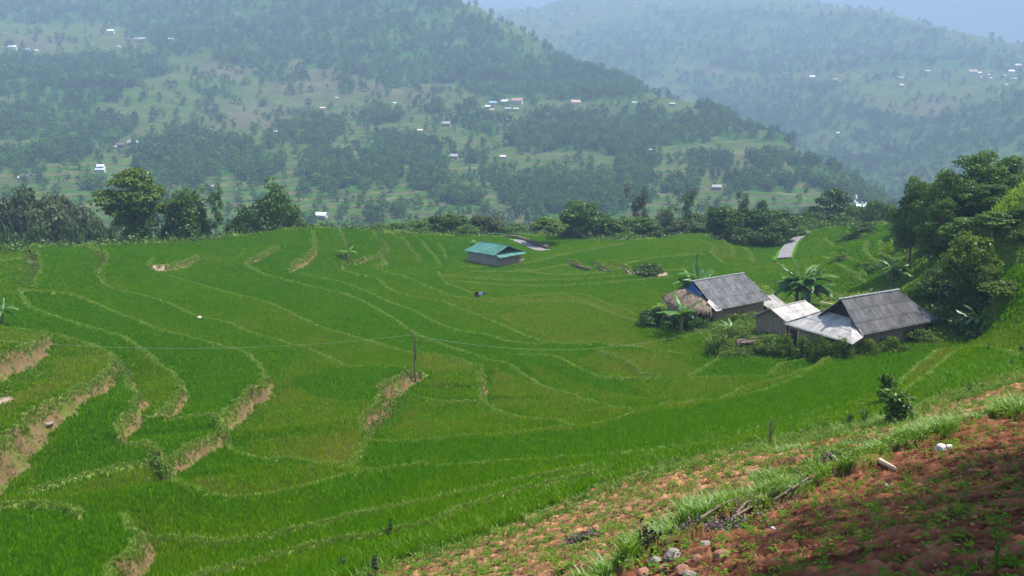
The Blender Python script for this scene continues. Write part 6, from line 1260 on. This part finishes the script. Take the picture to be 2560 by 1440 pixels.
mb = MB(); a_0 = ghit(1793, 892); b_0 = h2 + [0, 0, zt2 * .55]; mb.tube([a_0, (a_0 + b_0) / 2 + [0, 0, .05], b_0], [.04, .035, .03], 6); tag(mb.build('leaning_pole', M['palebark']), 'pale pole leaning against the yard corner post', 'pole')
def wire(a, b, sag, label):
    a, b = np.array(a), np.array(b); mb = MB(); mb.tube([a + (b - a) * t - [0, 0, sag * 4 * t * (1 - t)] for t in np.linspace(0, 1, 40)], .010, 5); tag(mb.build('wire', M['wire']), label, 'wire')
aL = np.array(at_d(-420, 800, 82)); wire(aL, ptop, 1.7, 'thin wire sagging from the left edge to the crooked pole'); wire(ptop, h2 + [0, 0, zt2 * .95], 1.9, 'thin wire sagging from the crooked pole to the yard corner post')
hp = ghit(1907, 690); dp = float(np.hypot(hp[0], hp[1])); mb = MB(); mb.tube([hp - [0, 0, .3], hp + [0, 0, float(at_d(1907, 648, dp)[2]) - hp[2]]], .045, 6); tag(mb.build('thin_post', M['wood']), 'thin bare post in the paddies above the farmhouses', 'post')
for px_, py_, tp_ in ((1803, 640, 585), (1722, 605, 594)):
    hp = ghit(px_, py_); dp = float(np.hypot(hp[0], hp[1])); mb = MB(); mb.tube([hp - [0, 0, .3], hp + [0, 0, float(at_d(px_, tp_, dp)[2]) - hp[2]]], .06, 6); tag(mb.build('thin_post', M['wood']), 'tall thin post before the roadside grove' if px_ == 1803 else 'short thin post on the rim by the little paddy', 'post')
hA = ghit(1186, 746); dA = float(np.hypot(hA[0], hA[1])); sc_ = dA / F; o = empty('clothes_line', tuple(hA), 0, 'clothes line on two thin poles in the centre paddies', 'clothes line'); zl = 17 * sc_
for x_ in (-.3, 32 * sc_): mb = MB(); mb.tube([(x_, 0, -.3), (x_, 0, zl + .05)], .03, 6); mb.build('pole', M['wood'], o)
mb = MB(); mb.tube([(-.4, 0, zl), (33 * sc_, 0, zl)], .015, 5); mb.build('line', M['wire'], o)
def cloth(name, x0, x1, z0, z1, mat, label, poly=None):
    mb = MB(); q = poly or [(x0, z0), (x1, z0), (x1, z1), (x0, z1)]; nx = [(a * sc_, -.02 - .05 * math.sin(a), b * sc_) for a, b in q]; mb.prism(nx, (0, .05, 0)); c = mb.build(name, mat); c.location = tuple(hA); tag(c, label, 'clothing')
fb = lambda nm, c: plain_mat(nm, tuple(x * .8 for x in c), c, 5, .9, .2)
cloth('trousers', 0, 0, 0, 0, fb('black_cloth', (.02, .025, .022)), 'black trousers hanging on the clothes line', [(0, 5), (2.2, 5), (4.2, 13), (6.5, 13), (8, 4), (10.5, 4), (9.5, 17), (1.2, 17)])
cloth('hung_cloth', 12, 21, 9, 17, fb('pale_blue_cloth', (.45, .58, .72)), 'pale blue cloth hanging in the middle of the clothes line'); cloth('hung_cloth', 21.3, 30, 9, 17, fb('brown_cloth', (.22, .13, .10)), 'brown cloth hanging at the right of the clothes line')
mb = MB(); mb.box((9 * sc_, -.15, .22), (7 * sc_, .4, .5)); mb.box((9 * sc_, -.15, .5), (8 * sc_, .46, .06)); bx = mb.build('water_box', M['darkwood']); bx.location = tuple(hA); tag(bx, 'low dark box in the rice under the black trousers', 'box')
# firewood stacked in the yard, and a rough paling
hw_ = place(1885, 82); o = empty('wood_pile', (hw_[0], hw_[1], gz(hw_[0], hw_[1])), math.radians(20), 'pile of dark weathered timber stacked in the yard before the shed', 'wood pile'); wr = mk(950)
for k in range(34):
    lay = k // 7; mb = MB(); y0 = (k % 7) * .22 - .7 + wr.uniform(-.05, .05); L = wr.uniform(1.3, 2.0); zz_ = .15 + lay * .18; mb.tube([(-L, y0, zz_ + wr.uniform(-.05, .05)), (wr.uniform(.3, 1) * L, y0 + wr.uniform(-.2, .2), zz_ + wr.uniform(-.04, .12))], wr.uniform(.06, .11), 6); mb.build('timber', M['wood'] if wr.uniform() < .6 else M['darkwood'], o)
# banks of cut earth with stacked stone under the right hillside
# ------------------------------------------------------------------ the air
hz = bpy.data.materials.new('haze_air'); hz.use_nodes = True; n = hz.node_tree; n.nodes.clear(); out = n.nodes.new('ShaderNodeOutputMaterial'); pv = n.nodes.new('ShaderNodeVolumePrincipled')
pv.inputs['Density'].default_value = HAZE; pv.inputs['Color'].default_value = (*HAZE_COL, 1); pv.inputs['Anisotropy'].default_value = 0.0; n.links.new(pv.outputs[0], out.inputs['Volume'])
zlo = min(float(near.Z.min()), float(far.Z.min()), float(mtn.Z.min()), float(rdg.Z.min())) - 1.5; zhi = max(float(far.Z.max()), float(mtn.Z.max()), float(rdg.Z.max())) + 30
mb = MB(); mb.box((0, 3100, (zlo + zhi) / 2), (11000, 7000, zhi - zlo)); tag(mb.build('haze', hz), 'pale blue haze filling the valley air', 'haze', kind='stuff')
